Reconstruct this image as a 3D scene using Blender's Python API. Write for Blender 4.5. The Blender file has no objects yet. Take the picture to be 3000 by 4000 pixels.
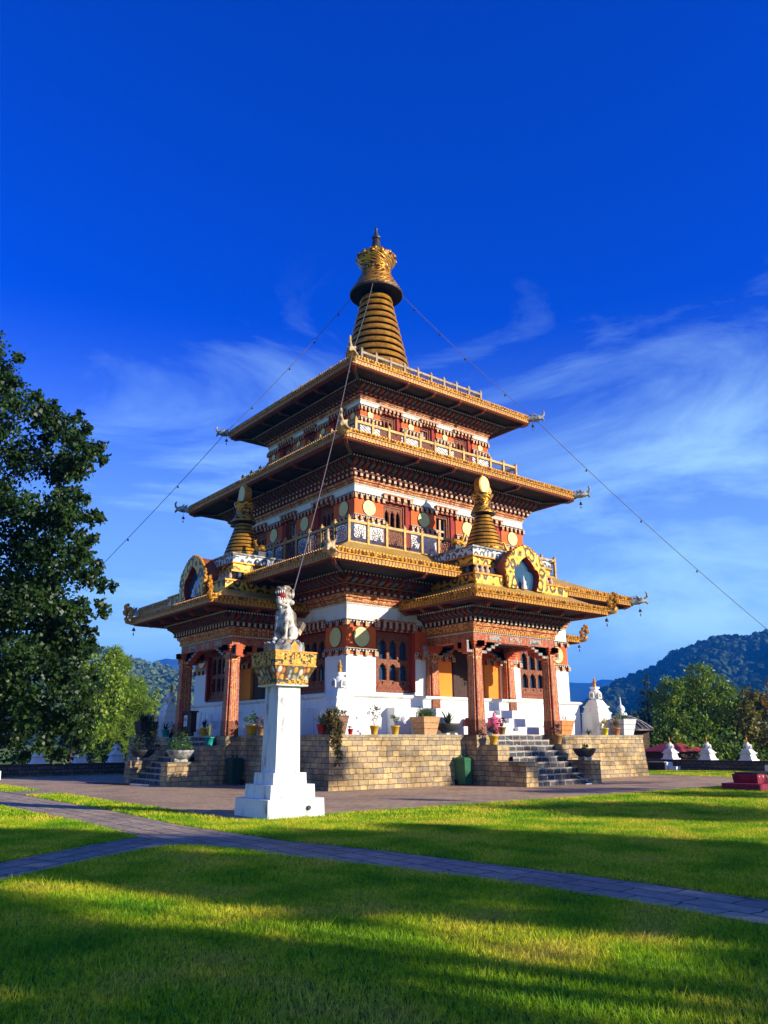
import bpy, bmesh, math, random
import numpy as np
from mathutils import Vector, Matrix
random.seed(7)
rng = np.random.default_rng(7)
SC = bpy.context.scene
COL = SC.collection
R = math.radians

# ------------------------------------------------------------------ camera
CAM = Vector((-24.8776, -32.075, 1.6)); YAW, PITCH, ROLL, FPX = 0.6695, 0.2798, -0.0037, 3114.95
Fv = Vector((math.sin(YAW)*math.cos(PITCH), math.cos(YAW)*math.cos(PITCH), math.sin(PITCH)))
R0 = Vector((math.cos(YAW), -math.sin(YAW), 0)); U0 = R0.cross(Fv)
Rv = R0*math.cos(ROLL)+U0*math.sin(ROLL); Uv = -R0*math.sin(ROLL)+U0*math.cos(ROLL)
cd = bpy.data.cameras.new('camera'); cam = bpy.data.objects.new('camera', cd); COL.objects.link(cam)
cd.sensor_fit = 'VERTICAL'; cd.sensor_height = 24; cd.sensor_width = 18; cd.lens = FPX/4000*24
cd.clip_start = 0.1; cd.clip_end = 9000
cam.matrix_world = Matrix(((Rv.x, Uv.x, -Fv.x, CAM.x), (Rv.y, Uv.y, -Fv.y, CAM.y), (Rv.z, Uv.z, -Fv.z, CAM.z), (0, 0, 0, 1)))
SC.camera = cam
SC.view_settings.view_transform = 'Standard'; SC.view_settings.look = 'None'
SC.view_settings.gamma = 1; SC.view_settings.use_curve_mapping = False
SC.view_settings.exposure = 0.66
SC.cycles.use_denoising = True
SC.cycles.max_bounces = 6; SC.cycles.diffuse_bounces = 3; SC.cycles.glossy_bounces = 3
SC.cycles.transparent_max_bounces = 8; SC.cycles.volume_bounces = 1

# ------------------------------------------------------------------ sky and sun
SUN = Vector((0.447, -0.894, 0.331)).normalized()      # direction towards the sun
EL = math.asin(SUN.z); AZ = math.atan2(SUN.x, SUN.y)
W = bpy.data.worlds.new('World'); SC.world = W; W.use_nodes = True
nt = W.node_tree; nt.nodes.clear(); N = nt.nodes.new; Lk = nt.links.new
out = N('ShaderNodeOutputWorld'); bg = N('ShaderNodeBackground'); sky = N('ShaderNodeTexSky')
sky.sky_type = 'NISHITA'; sky.sun_disc = False; sky.sun_elevation = EL; sky.sun_rotation = AZ
sky.altitude = 1200; sky.air_density = 1.0; sky.dust_density = 0.3; sky.ozone_density = 3.0
tc = N('ShaderNodeTexCoord')
gm = N('ShaderNodeGamma'); gm.inputs['Gamma'].default_value = 1.0
tint = N('ShaderNodeMixRGB'); tint.blend_type = 'MULTIPLY'; tint.inputs['Fac'].default_value = 1
tint.inputs['Color2'].default_value = (0.0, 0.56, 3.4, 1)
Lk(sky.outputs['Color'], tint.inputs['Color1'])
# wispy cirrus
sep = N('ShaderNodeSeparateXYZ'); Lk(tc.outputs['Generated'], sep.inputs[0])
mp = N('ShaderNodeMapping'); mp.inputs['Scale'].default_value = (1.6, 1.6, 5.5); mp.inputs['Rotation'].default_value = (R(12), R(-16), R(20))
Lk(tc.outputs['Generated'], mp.inputs[0])
nz = N('ShaderNodeTexNoise'); nz.inputs['Scale'].default_value = 1.5; nz.inputs['Detail'].default_value = 12; nz.inputs['Roughness'].default_value = 0.62; nz.inputs['Distortion'].default_value = 0.6
Lk(mp.outputs[0], nz.inputs['Vector'])
cr = N('ShaderNodeMapRange'); cr.inputs['From Min'].default_value = 0.465; cr.inputs['From Max'].default_value = 0.70; cr.inputs['To Max'].default_value = 1.0; 
dt = N('ShaderNodeVectorMath'); dt.operation = 'DOT_PRODUCT'; dt.inputs[1].default_value = (0.784, -0.62, -0.35); Lk(tc.outputs['Generated'], dt.inputs[0])
ba = N('ShaderNodeMath'); ba.operation = 'MULTIPLY_ADD'; ba.inputs[1].default_value = 0.2; Lk(dt.outputs['Value'], ba.inputs[0]); Lk(nz.outputs['Fac'], ba.inputs[2]); Lk(ba.outputs[0], cr.inputs['Value'])
hz = N('ShaderNodeMapRange'); hz.inputs['From Min'].default_value = 0.56; hz.inputs['From Max'].default_value = 0.12; Lk(sep.outputs['Z'], hz.inputs['Value'])
cm = N('ShaderNodeMath'); cm.operation = 'MULTIPLY'; Lk(cr.outputs[0], cm.inputs[0]); Lk(hz.outputs[0], cm.inputs[1])
# pale band low over the hills
hb = N('ShaderNodeMapRange'); hb.interpolation_type = 'SMOOTHSTEP'; hb.inputs['From Min'].default_value = 0.50; hb.inputs['From Max'].default_value = -0.02; hb.inputs['To Max'].default_value = 1.0; Lk(sep.outputs['Z'], hb.inputs['Value'])
mx0 = N('ShaderNodeMixRGB'); mx0.inputs['Color2'].default_value = (6.0, 11.2, 13.8, 1); Lk(hb.outputs[0], mx0.inputs['Fac']); Lk(tint.outputs[0], mx0.inputs['Color1'])
mx = N('ShaderNodeMixRGB'); mx.inputs['Color2'].default_value = (8.5, 14.6, 16.5, 1); Lk(cm.outputs[0], mx.inputs['Fac']); Lk(mx0.outputs[0], mx.inputs['Color1'])
Lk(mx.outputs[0], bg.inputs['Color']); bg.inputs['Strength'].default_value = 0.05
Lk(bg.outputs[0], out.inputs['Surface'])
ld = bpy.data.lights.new('sun', 'SUN'); ld.energy = 5.0; ld.angle = R(0.5); ld.color = (1.0, 0.90, 0.74)
lo = bpy.data.objects.new('sun', ld); COL.objects.link(lo); lo.rotation_euler = SUN.to_track_quat('Z', 'Y').to_euler(); lo.location = (60, -120, 45)

# ------------------------------------------------------------------ helpers
def tag(o, label=None, cat=None, group=None, kind=None):
    if label: o['label'] = label
    if cat: o['category'] = cat
    if group: o['group'] = group
    if kind: o['kind'] = kind
    return o
def thing(name, label, cat, loc=(0, 0, 0), rz=0, group=None, parent=None):
    o = bpy.data.objects.new(name, None); o.empty_display_size = .2; COL.objects.link(o); o.location = loc; o.rotation_euler = (0, 0, rz)
    if parent: o.parent = parent
    return tag(o, label, cat, group)
def copy_tree(o, parent=None):
    c = o.copy(); COL.objects.link(c)
    if parent is not None: c.parent = parent
    for ch in list(o.children): copy_tree(ch, c)
    return c

class MB:
    def __init__(s): s.v = []; s.f = []; s.m = []; s.uv = []; s.sm = []; s.mats = []
    def mi(s, m):
        if m not in s.mats: s.mats.append(m)
        return s.mats.index(m)
    def face(s, pts, m, uv=None, smooth=False):
        b = len(s.v); s.v += [tuple(p) for p in pts]; s.f.append(tuple(range(b, b+len(pts)))); s.m.append(s.mi(m)); s.sm.append(smooth)
        if uv is None:
            n = Vector((0, 0, 0)); P = [Vector(p) for p in pts]
            for i in range(len(P)): n += P[i].cross(P[(i+1) % len(P)])
            a = [abs(c) for c in n]
            if a[2] >= max(a[0], a[1])*1.2: uv = [(p[0], p[1]) for p in pts]
            elif a[0] > a[1]: uv = [(p[1], p[2]) for p in pts]
            else: uv = [(p[0], p[2]) for p in pts]
        s.uv.append(uv)
    def grid(s, rows, m, smooth=True, close=False, uvs=None):
        # rows: list of point rings; shared verts
        b = len(s.v); n = len(rows[0])
        for r in rows: s.v += [tuple(p) for p in r]
        for i in range(len(rows)-1):
            for j in range(n if close else n-1):
                k = (j+1) % n
                q = (b+i*n+j, b+i*n+k, b+(i+1)*n+k, b+(i+1)*n+j)
                s.f.append(q); s.m.append(s.mi(m)); s.sm.append(smooth)
                if uvs: s.uv.append([uvs(i, j), uvs(i, j+1), uvs(i+1, j+1), uvs(i+1, j)])
                else: s.uv.append([(s.v[t][0]+s.v[t][1], s.v[t][2]) for t in q])
    def box(s, x0, x1, y0, y1, z0, z1, m, front=None, top=True, bottom=True):
        a, b, c, d = (x0, y0), (x1, y0), (x1, y1), (x0, y1)
        for p, q in ((a, b), (b, c), (c, d), (d, a)):
            s.face([(p[0], p[1], z0), (q[0], q[1], z0), (q[0], q[1], z1), (p[0], p[1], z1)], front if (front and p == a) else m)
        if top: s.face([(x0, y0, z1), (x1, y0, z1), (x1, y1, z1), (x0, y1, z1)], m)
        if bottom: s.face([(x0, y1, z0), (x1, y1, z0), (x1, y0, z0), (x0, y0, z0)], m)
    def frustum(s, cx, cy, z0, h0, z1, h1, m, k0=None, k1=None, cap=True):
        k0 = h0 if k0 is None else k0; k1 = h1 if k1 is None else k1
        lo_ = [(cx-h0, cy-k0, z0), (cx+h0, cy-k0, z0), (cx+h0, cy+k0, z0), (cx-h0, cy+k0, z0)]
        hi = [(cx-h1, cy-k1, z1), (cx+h1, cy-k1, z1), (cx+h1, cy+k1, z1), (cx-h1, cy+k1, z1)]
        for i in range(4):
            j = (i+1) % 4; s.face([lo_[i], lo_[j], hi[j], hi[i]], m)
        if cap: s.face(hi, m); s.face(lo_[::-1], m)
    def lathe(s, cx, cy, prof, m, n=24, smooth=True, cap=True):
        rows = [[(cx+r*math.cos(2*math.pi*k/n), cy+r*math.sin(2*math.pi*k/n), z) for k in range(n)] for r, z in prof]
        s.grid(rows, m, smooth, True, uvs=lambda i, j: (j/n*2*math.pi*max(prof[min(i, len(prof)-1)][0], .05), prof[min(i, len(prof)-1)][1]))
        if cap:
            s.face(rows[0][::-1], m); s.face(rows[-1], m)
    def tube(s, pts, r, m, n=8, smooth=True):
        pts = [Vector(p) for p in pts]; rr = r if isinstance(r, (list, tuple)) else [r]*len(pts); rows = []
        up = Vector((0, 0, 1))
        for i, p in enumerate(pts):
            t = (pts[min(i+1, len(pts)-1)]-pts[max(i-1, 0)]).normalized()
            a = t.cross(up)
            if a.length < 1e-3: a = Vector((1, 0, 0))
            a.normalize(); b = t.cross(a)
            rows.append([p+(a*math.cos(2*math.pi*k/n)+b*math.sin(2*math.pi*k/n))*rr[i] for k in range(n)])
        s.grid(rows, m, smooth, True); s.face(rows[0], m); s.face(rows[-1][::-1], m)
    def ball(s, c, r, m, n=10, sc=(1, 1, 1)):
        rows = [[(c[0]+r*sc[0]*math.sin(a)*math.cos(t), c[1]+r*sc[1]*math.sin(a)*math.sin(t), c[2]-r*sc[2]*math.cos(a)) for t in [2*math.pi*k/n for k in range(n)]] for a in [math.pi*(i+.02)/(n//2+.04) for i in range(n//2+1)]]
        s.grid(rows, m, True, True)
    def prism(s, poly, y0, y1, m, back=None, side=None):
        # poly in (x,z), extruded along y; convex or not (ngon)
        s.face([(x, y0, z) for x, z in poly], m); s.face([(x, y1, z) for x, z in poly[::-1]], back or m)
        for i in range(len(poly)):
            (x0, z0), (x1, z1) = poly[i], poly[(i+1) % len(poly)]
            s.face([(x0, y1, z0), (x1, y1, z1), (x1, y0, z1), (x0, y0, z0)], side or m)
    # rectangular bands
    @staticmethod
    def corners(rect, closed, o):
        x0, x1, y0, y1 = rect; yy = y1+(o if closed else 0)
        return [(x0-o, y0-o), (x1+o, y0-o), (x1+o, yy), (x0-o, yy)]
    def band(s, rect, closed, o0, z0, o1, z1, m):
        a = s.corners(rect, closed, o0); b = s.corners(rect, closed, o1)
        H = math.hypot(z1-z0, o1-o0)
        for i in range(4):
            if i == 2 and not closed: continue
            j = (i+1) % 4
            L0 = math.dist(a[i], a[j]); L1 = math.dist(b[i], b[j])
            if L0 < 1e-5 and L1 < 1e-5: continue
            s.face([(*a[i], z0), (*a[j], z0), (*b[j], z1), (*b[i], z1)], m, uv=[(-L0/2, 0), (L0/2, 0), (L1/2, H), (-L1/2, H)])
    def cap(s, rect, closed, o, z, m, down=False):
        c = s.corners(rect, closed, o); P = [(*q, z) for q in c]
        s.face(P[::-1] if down else P, m)
    def blocks(s, rect, closed, o, z0, z1, depth, width, spacing, m, front=None, wedge=0, alt=None, corner=True):
        c = s.corners(rect, closed, o)
        for i in range(4):
            if i == 2 and not closed: continue
            j = (i+1) % 4; A = Vector((*c[i], 0)); B = Vector((*c[j], 0)); d = B-A; L = d.length; d.normalize(); nrm = Vector((d.y, -d.x, 0))
            n = max(1, int(round(L/spacing)))
            for k in range(0 if corner else 1, n+1 if corner else n):
                P = A+d*(L*k/n); mm = (alt if (alt and k % 2) else m); hw = width/2
                def q(u, w, z): r_ = P+d*u+nrm*w; return (r_.x, r_.y, z)
                zb = z0
                fr = [q(-hw, depth, zb+wedge), q(hw, depth, zb+wedge), q(hw, depth, z1), q(-hw, depth, z1)]
                bk = [q(-hw, 0, zb), q(hw, 0, zb), q(hw, 0, z1), q(-hw, 0, z1)]
                s.face(fr, front or mm); s.face([bk[0], bk[1], fr[1], fr[0]], mm)
                s.face([bk[0], fr[0], fr[3], bk[3]], mm); s.face([fr[1], bk[1], bk[2], fr[2]], mm)
                s.face([fr[3], fr[2], bk[2], bk[3]], mm)
    def build(s, name, parent=None, swap=False, flipx=False):
        v = s.v; f = s.f
        if swap: v = [(p[1], p[0], p[2]) for p in v]; 
        if flipx: v = [(-p[0], p[1], p[2]) for p in v]
        rev = swap != flipx
        uv = s.uv
        if rev: f = [q[::-1] for q in f]; uv = [u[::-1] for u in uv]
        me = bpy.data.meshes.new(name); me.from_pydata(v, [], f)
        for m in s.mats: me.materials.append(m)
        me.polygons.foreach_set('material_index', s.m); me.polygons.foreach_set('use_smooth', s.sm)
        ul = me.uv_layers.new(name='UVMap'); ul.data.foreach_set('uv', np.array([c for u in uv for t in u for c in t], dtype=np.float32))
        me.update(); o = bpy.data.objects.new(name, me); COL.objects.link(o)
        if parent: o.parent = parent
        return o

def raw_mesh(name, verts, loops, nside, mats, midx=None, parent=None):
    me = bpy.data.meshes.new(name); n = len(loops)//nside
    me.vertices.add(len(verts)); me.vertices.foreach_set('co', np.asarray(verts, np.float32).ravel())
    me.loops.add(len(loops)); me.loops.foreach_set('vertex_index', np.asarray(loops, np.int32))
    me.polygons.add(n); me.polygons.foreach_set('loop_start', np.arange(n, dtype=np.int32)*nside)
    for m in mats: me.materials.append(m)
    if midx is not None: me.polygons.foreach_set('material_index', np.asarray(midx, np.int32))
    me.update(calc_edges=True); o = bpy.data.objects.new(name, me); COL.objects.link(o)
    if parent: o.parent = parent
    return o

# ------------------------------------------------------------------ materials
def newmat(name):
    m = bpy.data.materials.new(name); m.use_nodes = True; t = m.node_tree; b = t.nodes['Principled BSDF']; return m, t, b
def setp(b, rough=.7, metal=0, spec=.3):
    b.inputs['Roughness'].default_value = rough; b.inputs['Metallic'].default_value = metal; b.inputs['Specular IOR Level'].default_value = spec
def c4(c): return (*c, 1)
def noise_node(t, scale, detail=5, coord='Object', vscale=None, dist=0):
    tcn = t.nodes.new('ShaderNodeTexCoord'); n = t.nodes.new('ShaderNodeTexNoise'); n.inputs['Scale'].default_value = scale; n.inputs['Detail'].default_value = detail; n.inputs['Distortion'].default_value = dist
    if vscale:
        mpn = t.nodes.new('ShaderNodeMapping'); mpn.inputs['Scale'].default_value = vscale; t.links.new(tcn.outputs[coord], mpn.inputs[0]); t.links.new(mpn.outputs[0], n.inputs['Vector'])
    else: t.links.new(tcn.outputs[coord], n.inputs['Vector'])
    return n
def ramp(t, src, stops, interp='LINEAR'):
    r = t.nodes.new('ShaderNodeValToRGB'); r.color_ramp.interpolation = interp; e = r.color_ramp.elements
    while len(e) < len(stops): e.new(.5)
    for i, (p, c) in enumerate(stops): e[i].position = p; e[i].color = c4(c) if len(c) == 3 else c
    t.links.new(src, r.inputs['Fac']); return r
def addbump(t, b, src, strength=.3, dist=.02):
    bp = t.nodes.new('ShaderNodeBump'); bp.inputs['Strength'].default_value = strength; bp.inputs['Distance'].default_value = dist
    t.links.new(src, bp.inputs['Height']); t.links.new(bp.outputs[0], b.inputs['Normal']); return bp
def plain(name, c, c2=None, scale=4, rough=.75, metal=0, bump=.15, bscale=40, spec=.3, vscale=None):
    m, t, b = newmat(name); setp(b, rough, metal, spec)
    n = noise_node(t, scale, 6, vscale=vscale); c2 = c2 or tuple(x*.75 for x in c)
    r = ramp(t, n.outputs['Fac'], [(.35, c2), (.62, c)]); t.links.new(r.outputs[0], b.inputs['Base Color'])
    if bump:
        n2 = noise_node(t, bscale, 4); addbump(t, b, n2.outputs['Fac'], bump, .01)
    return m
def ornate(name, stops, scale=14, rough=.6, metal=0, bump=.5, stretch=(1, 1), ring=None, base_noise=True):
    """carved and painted ornament: small cells in several paints, in UV metres"""
    m, t, b = newmat(name); setp(b, rough, metal, .35)
    tcn = t.nodes.new('ShaderNodeTexCoord'); mpn = t.nodes.new('ShaderNodeMapping'); mpn.inputs['Scale'].default_value = (scale*stretch[0], scale*stretch[1], 1)
    t.links.new(tcn.outputs['UV'], mpn.inputs[0])
    nz_ = t.nodes.new('ShaderNodeTexNoise'); nz_.inputs['Scale'].default_value = .9; nz_.inputs['Detail'].default_value = 2; t.links.new(mpn.outputs[0], nz_.inputs['Vector'])
    mxv = t.nodes.new('ShaderNodeMixRGB'); mxv.inputs['Fac'].default_value = .35; t.links.new(mpn.outputs[0], mxv.inputs['Color1']); t.links.new(nz_.outputs['Color'], mxv.inputs['Color2'])
    vo = t.nodes.new('ShaderNodeTexVoronoi'); vo.inputs['Scale'].default_value = 1.5; vo.inputs['Randomness'].default_value = .55; t.links.new(mxv.outputs[0], vo.inputs['Vector'])
    wv = t.nodes.new('ShaderNodeMath'); wv.operation = 'MULTIPLY_ADD'; wv.inputs[1].default_value = .9; wv.inputs[2].default_value = 0
    sepc = t.nodes.new('ShaderNodeSeparateColor'); t.links.new(vo.outputs['Color'], sepc.inputs[0])
    ad = t.nodes.new('ShaderNodeMath'); ad.operation = 'ADD'; t.links.new(sepc.outputs[0], wv.inputs[0]); t.links.new(wv.outputs[0], ad.inputs[0])
    sn = t.nodes.new('ShaderNodeMath'); sn.operation = 'MULTIPLY'; sn.inputs[1].default_value = .55; t.links.new(vo.outputs['Distance'], sn.inputs[0]); t.links.new(sn.outputs[0], ad.inputs[1])
    fr = t.nodes.new('ShaderNodeMath'); fr.operation = 'FRACT'; t.links.new(ad.outputs[0], fr.inputs[0])
    r = ramp(t, fr.outputs[0], stops, 'CONSTANT'); t.links.new(r.outputs[0], b.inputs['Base Color'])
    if bump: addbump(t, b, vo.outputs['Distance'], bump, .03)
    return m
def brickmat(name, c1, c2, mortar, bw, bh, ms=.012, rough=.85, bump=.5, noise=True, coord='UV', offset=.5, dark=(.1, .09, .07), bias=0, squash=1.0):
    m, t, b = newmat(name); setp(b, rough, 0, .25)
    tcn = t.nodes.new('ShaderNodeTexCoord'); br = t.nodes.new('ShaderNodeTexBrick')
    dn = t.nodes.new('ShaderNodeTexNoise'); dn.inputs['Scale'].default_value = 3.0; dn.inputs['Detail'].default_value = 3; t.links.new(tcn.outputs[coord], dn.inputs['Vector'])
    va = t.nodes.new('ShaderNodeVectorMath'); va.operation = 'SCALE'; va.inputs['Scale'].default_value = bh*.38; t.links.new(dn.outputs['Color'], va.inputs[0])
    vb = t.nodes.new('ShaderNodeVectorMath'); vb.operation = 'ADD'; t.links.new(tcn.outputs[coord], vb.inputs[0]); t.links.new(va.outputs[0], vb.inputs[1])
    t.links.new(vb.outputs[0], br.inputs['Vector'])
    br.inputs['Scale'].default_value = 1; br.inputs['Brick Width'].default_value = bw; br.inputs['Row Height'].default_value = bh; br.inputs['Mortar Size'].default_value = ms; br.inputs['Mortar Smooth'].default_value = .3
    br.inputs['Color1'].default_value = c4(c1); br.inputs['Color2'].default_value = c4(c2); br.inputs['Mortar'].default_value = c4(mortar); br.inputs['Bias'].default_value = bias
    br.offset = offset; br.squash = squash; br.squash_frequency = 3
    n = t.nodes.new('ShaderNodeTexNoise'); n.inputs['Scale'].default_value = 6; n.inputs['Detail'].default_value = 7; n.inputs['Roughness'].default_value = .7; t.links.new(tcn.outputs[coord], n.inputs['Vector'])
    r = ramp(t, n.outputs['Fac'], [(.3, (.45, .45, .47)), (.6, (1.08, 1.05, 1.0))]); mm = t.nodes.new('ShaderNodeMixRGB'); mm.blend_type = 'MULTIPLY'; mm.inputs['Fac'].default_value = .8
    n3 = t.nodes.new('ShaderNodeTexNoise'); n3.inputs['Scale'].default_value = .6; n3.inputs['Detail'].default_value = 4; t.links.new(tcn.outputs[coord], n3.inputs['Vector'])
    r3 = ramp(t, n3.outputs['Fac'], [(.38, dark), (.52, (1, 1, 1))]); m3 = t.nodes.new('ShaderNodeMixRGB'); m3.blend_type = 'MULTIPLY'; m3.inputs['Fac'].default_value = .55
    t.links.new(br.outputs['Color'], mm.inputs['Color1']); t.links.new(r.outputs[0], mm.inputs['Color2'])
    t.links.new(mm.outputs[0], m3.inputs['Color1']); t.links.new(r3.outputs[0], m3.inputs['Color2']); t.links.new(m3.outputs[0], b.inputs['Base Color'])
    inv = t.nodes.new('ShaderNodeMath'); inv.operation = 'SUBTRACT'; inv.inputs[0].default_value = 1; t.links.new(br.outputs['Fac'], inv.inputs[1])
    ad = t.nodes.new('ShaderNodeMath'); ad.operation = 'MULTIPLY_ADD'; ad.inputs[1].default_value = .35; t.links.new(n.outputs['Fac'], ad.inputs[0]); t.links.new(inv.outputs[0], ad.inputs[2])
    addbump(t, b, ad.outputs[0], bump, .02)
    return m

GOLDc = (.72, .31, .015); GOLDd = (.22, .10, .012)
M = {}

def weathered_white():
    m, t, b = newmat('weathered_whitewash'); setp(b, .85, 0, .2)
    n = noise_node(t, 5, 8, vscale=(1, 1, .35)); r = ramp(t, n.outputs['Fac'], [(.30, (.30, .31, .30)), (.40, (.66, .66, .64)), (.52, (.80, .79, .76))])
    t.links.new(r.outputs[0], b.inputs['Base Color']); addbump(t, b, n.outputs['Fac'], .15, .01); return m
M['wwhite'] = weathered_white()
def whitewash():
    m, t, b = newmat('whitewash'); setp(b, .88, 0, .2)
    n = noise_node(t, 2.2, 9, vscale=(1, 1, .22)); r = ramp(t, n.outputs['Fac'], [(.26, (.42, .41, .37)), (.37, (.70, .69, .66)), (.48, (.80, .79, .76))])
    n2 = noise_node(t, 22, 6); t.links.new(r.outputs[0], b.inputs['Base Color']); addbump(t, b, n2.outputs['Fac'], .25, .012); return m
M['white'] = whitewash()
M['ochre'] = plain('red_ochre_paint', (.76, .135, .026), (.64, .10, .018), 1.2, .8, bump=.05)
M['ochredark'] = plain('deep_red_paint', (.36, .030, .012), (.26, .02, .01), 2, .7, bump=.05)
M['orange'] = plain('orange_paint', (.94, .27, .03), (.88, .23, .026), 1, .8, bump=.05)
M['disc'] = plain('gilded_disc', (.78, .66, .26), (.72, .60, .22), 5, .5, bump=.02)
M['discrim'] = plain('disc_rim', (.07, .03, .01), rough=.7, bump=0)
M['wood'] = ornate('carved_red_wood', [(0, (.22, .045, .016)), (.40, (.13, .026, .012)), (.60, (.42, .17, .045)), (.70, (.26, .055, .018)), (.84, (.08, .03, .02)), (.95, (.48, .32, .14))], 20, bump=.6)
M['woodplain'] = plain('red_brown_wood', (.25, .045, .018), (.16, .028, .012), 6, .6)
M['wooddark'] = plain('dark_timber', (.06, .022, .014), (.035, .014, .010), 5, .65)
M['frieze'] = ornate('painted_frieze', [(0, (.50, .10, .02)), (.30, (.56, .22, .045)), (.45, (.30, .03, .012)), (.62, (.05, .02, .015)), (.72, (.70, .30, .10)), (.90, (.70, .52, .28))], 12, bump=.6, stretch=(1, 1.2))
M['friezepale'] = ornate('pale_painted_frieze', [(0, (.60, .56, .48)), (.45, (.34, .34, .32)), (.6, (.66, .62, .54)), (.82, (.50, .16, .06)), (.90, (.70, .66, .5))], 10, bump=.3, stretch=(.6, 1.6))
M['gold'] = plain('gilt_copper', (.74, .35, .03), (.42, .18, .015), 3, .38, metal=.6, bump=.12, bscale=14)
M['goldpaint'] = plain('golden_paint', (.58, .26, .018), (.36, .14, .012), 5, .5, metal=.25, bump=.15, bscale=20)
def relief(name, ca, cb, scale, stretch=(1, 1), metal=.35, rough=.42, thr=.42, bump=.9):
    m, t, b = newmat(name); setp(b, rough, metal, .4)
    tcn = t.nodes.new('ShaderNodeTexCoord'); mpn = t.nodes.new('ShaderNodeMapping'); mpn.inputs['Scale'].default_value = (scale*stretch[0], scale*stretch[1], 1); t.links.new(tcn.outputs['UV'], mpn.inputs[0])
    vo = t.nodes.new('ShaderNodeTexVoronoi'); vo.inputs['Scale'].default_value = 1; vo.inputs['Randomness'].default_value = .6
    dn = t.nodes.new('ShaderNodeTexNoise'); dn.inputs['Scale'].default_value = 1.3; dn.inputs['Detail'].default_value = 3; t.links.new(mpn.outputs[0], dn.inputs['Vector']); mxv = t.nodes.new('ShaderNodeMixRGB'); mxv.inputs['Fac'].default_value = .38; t.links.new(mpn.outputs[0], mxv.inputs['Color1']); t.links.new(dn.outputs['Color'], mxv.inputs['Color2']); t.links.new(mxv.outputs[0], vo.inputs['Vector'])
    sn = t.nodes.new('ShaderNodeMath'); sn.operation = 'MULTIPLY'; sn.inputs[1].default_value = 13.0; t.links.new(vo.outputs['Distance'], sn.inputs[0])
    si = t.nodes.new('ShaderNodeMath'); si.operation = 'SINE'; t.links.new(sn.outputs[0], si.inputs[0])
    mr = t.nodes.new('ShaderNodeMapRange'); mr.inputs['From Min'].default_value = -1; mr.inputs['From Max'].default_value = 1; t.links.new(si.outputs[0], mr.inputs['Value'])
    r = ramp(t, mr.outputs[0], [(thr-.16, cb), (thr+.12, ca)]); t.links.new(r.outputs[0], b.inputs['Base Color'])
    addbump(t, b, mr.outputs[0], bump, .02); return m
M['lotus'] = relief('gilt_lotus_fascia', (.68, .31, .018), (.12, .05, .008), 6.0, thr=.46)
M['tabs'] = brickmat('gilt_tab_fascia', (.62, .29, .025), (.50, .22, .018), (.13, .055, .01), .17, .5, .030, .42, .8, dark=(.8, .8, .8), offset=0)
M['scroll'] = relief('scrolled_gold_panel', (.74, .38, .03), (.08, .045, .015), 3.6, (1, .85), thr=.42)
M['greylotus'] = relief('grey_lotus_panel', (.62, .64, .62), (.10, .11, .11), 5.0, (1, .8), metal=0, rough=.7)
M['goldrelief'] = relief('gilt_relief', (.70, .33, .03), (.10, .04, .01), 4.5, metal=.6, rough=.38)
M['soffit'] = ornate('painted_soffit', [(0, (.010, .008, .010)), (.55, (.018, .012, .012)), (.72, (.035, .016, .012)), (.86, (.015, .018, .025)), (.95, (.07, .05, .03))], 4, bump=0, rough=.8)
M['blockred'] = plain('block_red', (.30, .055, .02), (.20, .035, .015), 8, .7)
M['blockdark'] = plain('block_dark', (.035, .022, .022), (.02, .014, .014), 8, .7)
M['blockwhite'] = plain('block_pale', (.58, .46, .34), (.42, .27, .17), 14, .75, bump=0)
M['greyblue'] = plain('grey_blue_paint', (.075, .09, .12), (.05, .06, .085), 6, .7)
M['noseorange'] = plain('beam_nose', (.20, .042, .016), (.13, .028, .012), 6, .7)
M['bead'] = plain('bead_white', (.8, .8, .78), rough=.6, bump=0)
M['colpaint'] = ornate('painted_column', [(0, (.40, .06, .02)), (.45, (.30, .04, .015)), (.66, (.55, .30, .10)), (.76, (.42, .07, .02)), (.88, (.12, .04, .025)), (.95, (.62, .48, .28))], 13, bump=.4, stretch=(1.3, .7))
M['capred'] = plain('capital_red', (.55, .095, .02), (.42, .07, .018), 4, .65)
M['capornate'] = ornate('carved_bracket', [(0, (.30, .31, .30)), (.35, (.08, .09, .10)), (.58, (.46, .45, .38)), (.72, (.16, .18, .20)), (.86, (.50, .20, .08))], 8, bump=.7)
M['lattice'] = plain('lattice_bronze', (.10, .055, .030), (.06, .03, .02), 10, .6)
M['railgold'] = plain('railing_paint', (.55, .33, .09), (.34, .19, .05), 6, .55, metal=.15)
M['railgrey'] = plain('railing_weathered', (.40, .31, .19), (.24, .18, .12), 6, .65)
M['tileroof'] = plain('roof_sheet', (.62, .38, .07), (.42, .24, .05), 4, .5, metal=.2)
M['redroof'] = plain('red_copper_sheet', (.36, .10, .035), (.24, .06, .025), 5, .5, metal=.2, bump=.3, bscale=9)
def glassmat():
    m, t, b = newmat('window_glass'); setp(b, .06, 0, .9); b.inputs['Base Color'].default_value = (.02, .06, .12, 1); return m  # blue base colour stands in for sky reflected in the panes
M['glass'] = glassmat()
M['dark'] = plain('dark_parts_and_shade', (.012, .009, .008), rough=.9, bump=0)  # near-black parts, also the painted shade under spire rings and canopy
M['bronze'] = plain('dark_bronze', (.10, .085, .07), (.04, .035, .03), 5, .5, metal=.5, bump=.4, bscale=12)
M['stonegrey'] = plain('carved_grey_stone', (.42, .41, .38), (.10, .10, .10), 6, .8, bump=.4, bscale=20)
M['brick'] = brickmat('terrace_stone', (.70, .48, .21), (.34, .27, .18), (.13, .09, .05), .43, .185, .012, bump=.7, squash=.7)
M['capstone'] = brickmat('terrace_capstone', (.42, .34, .22), (.36, .3, .2), (.14, .11, .08), .6, .3, .01, bump=.3)
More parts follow.
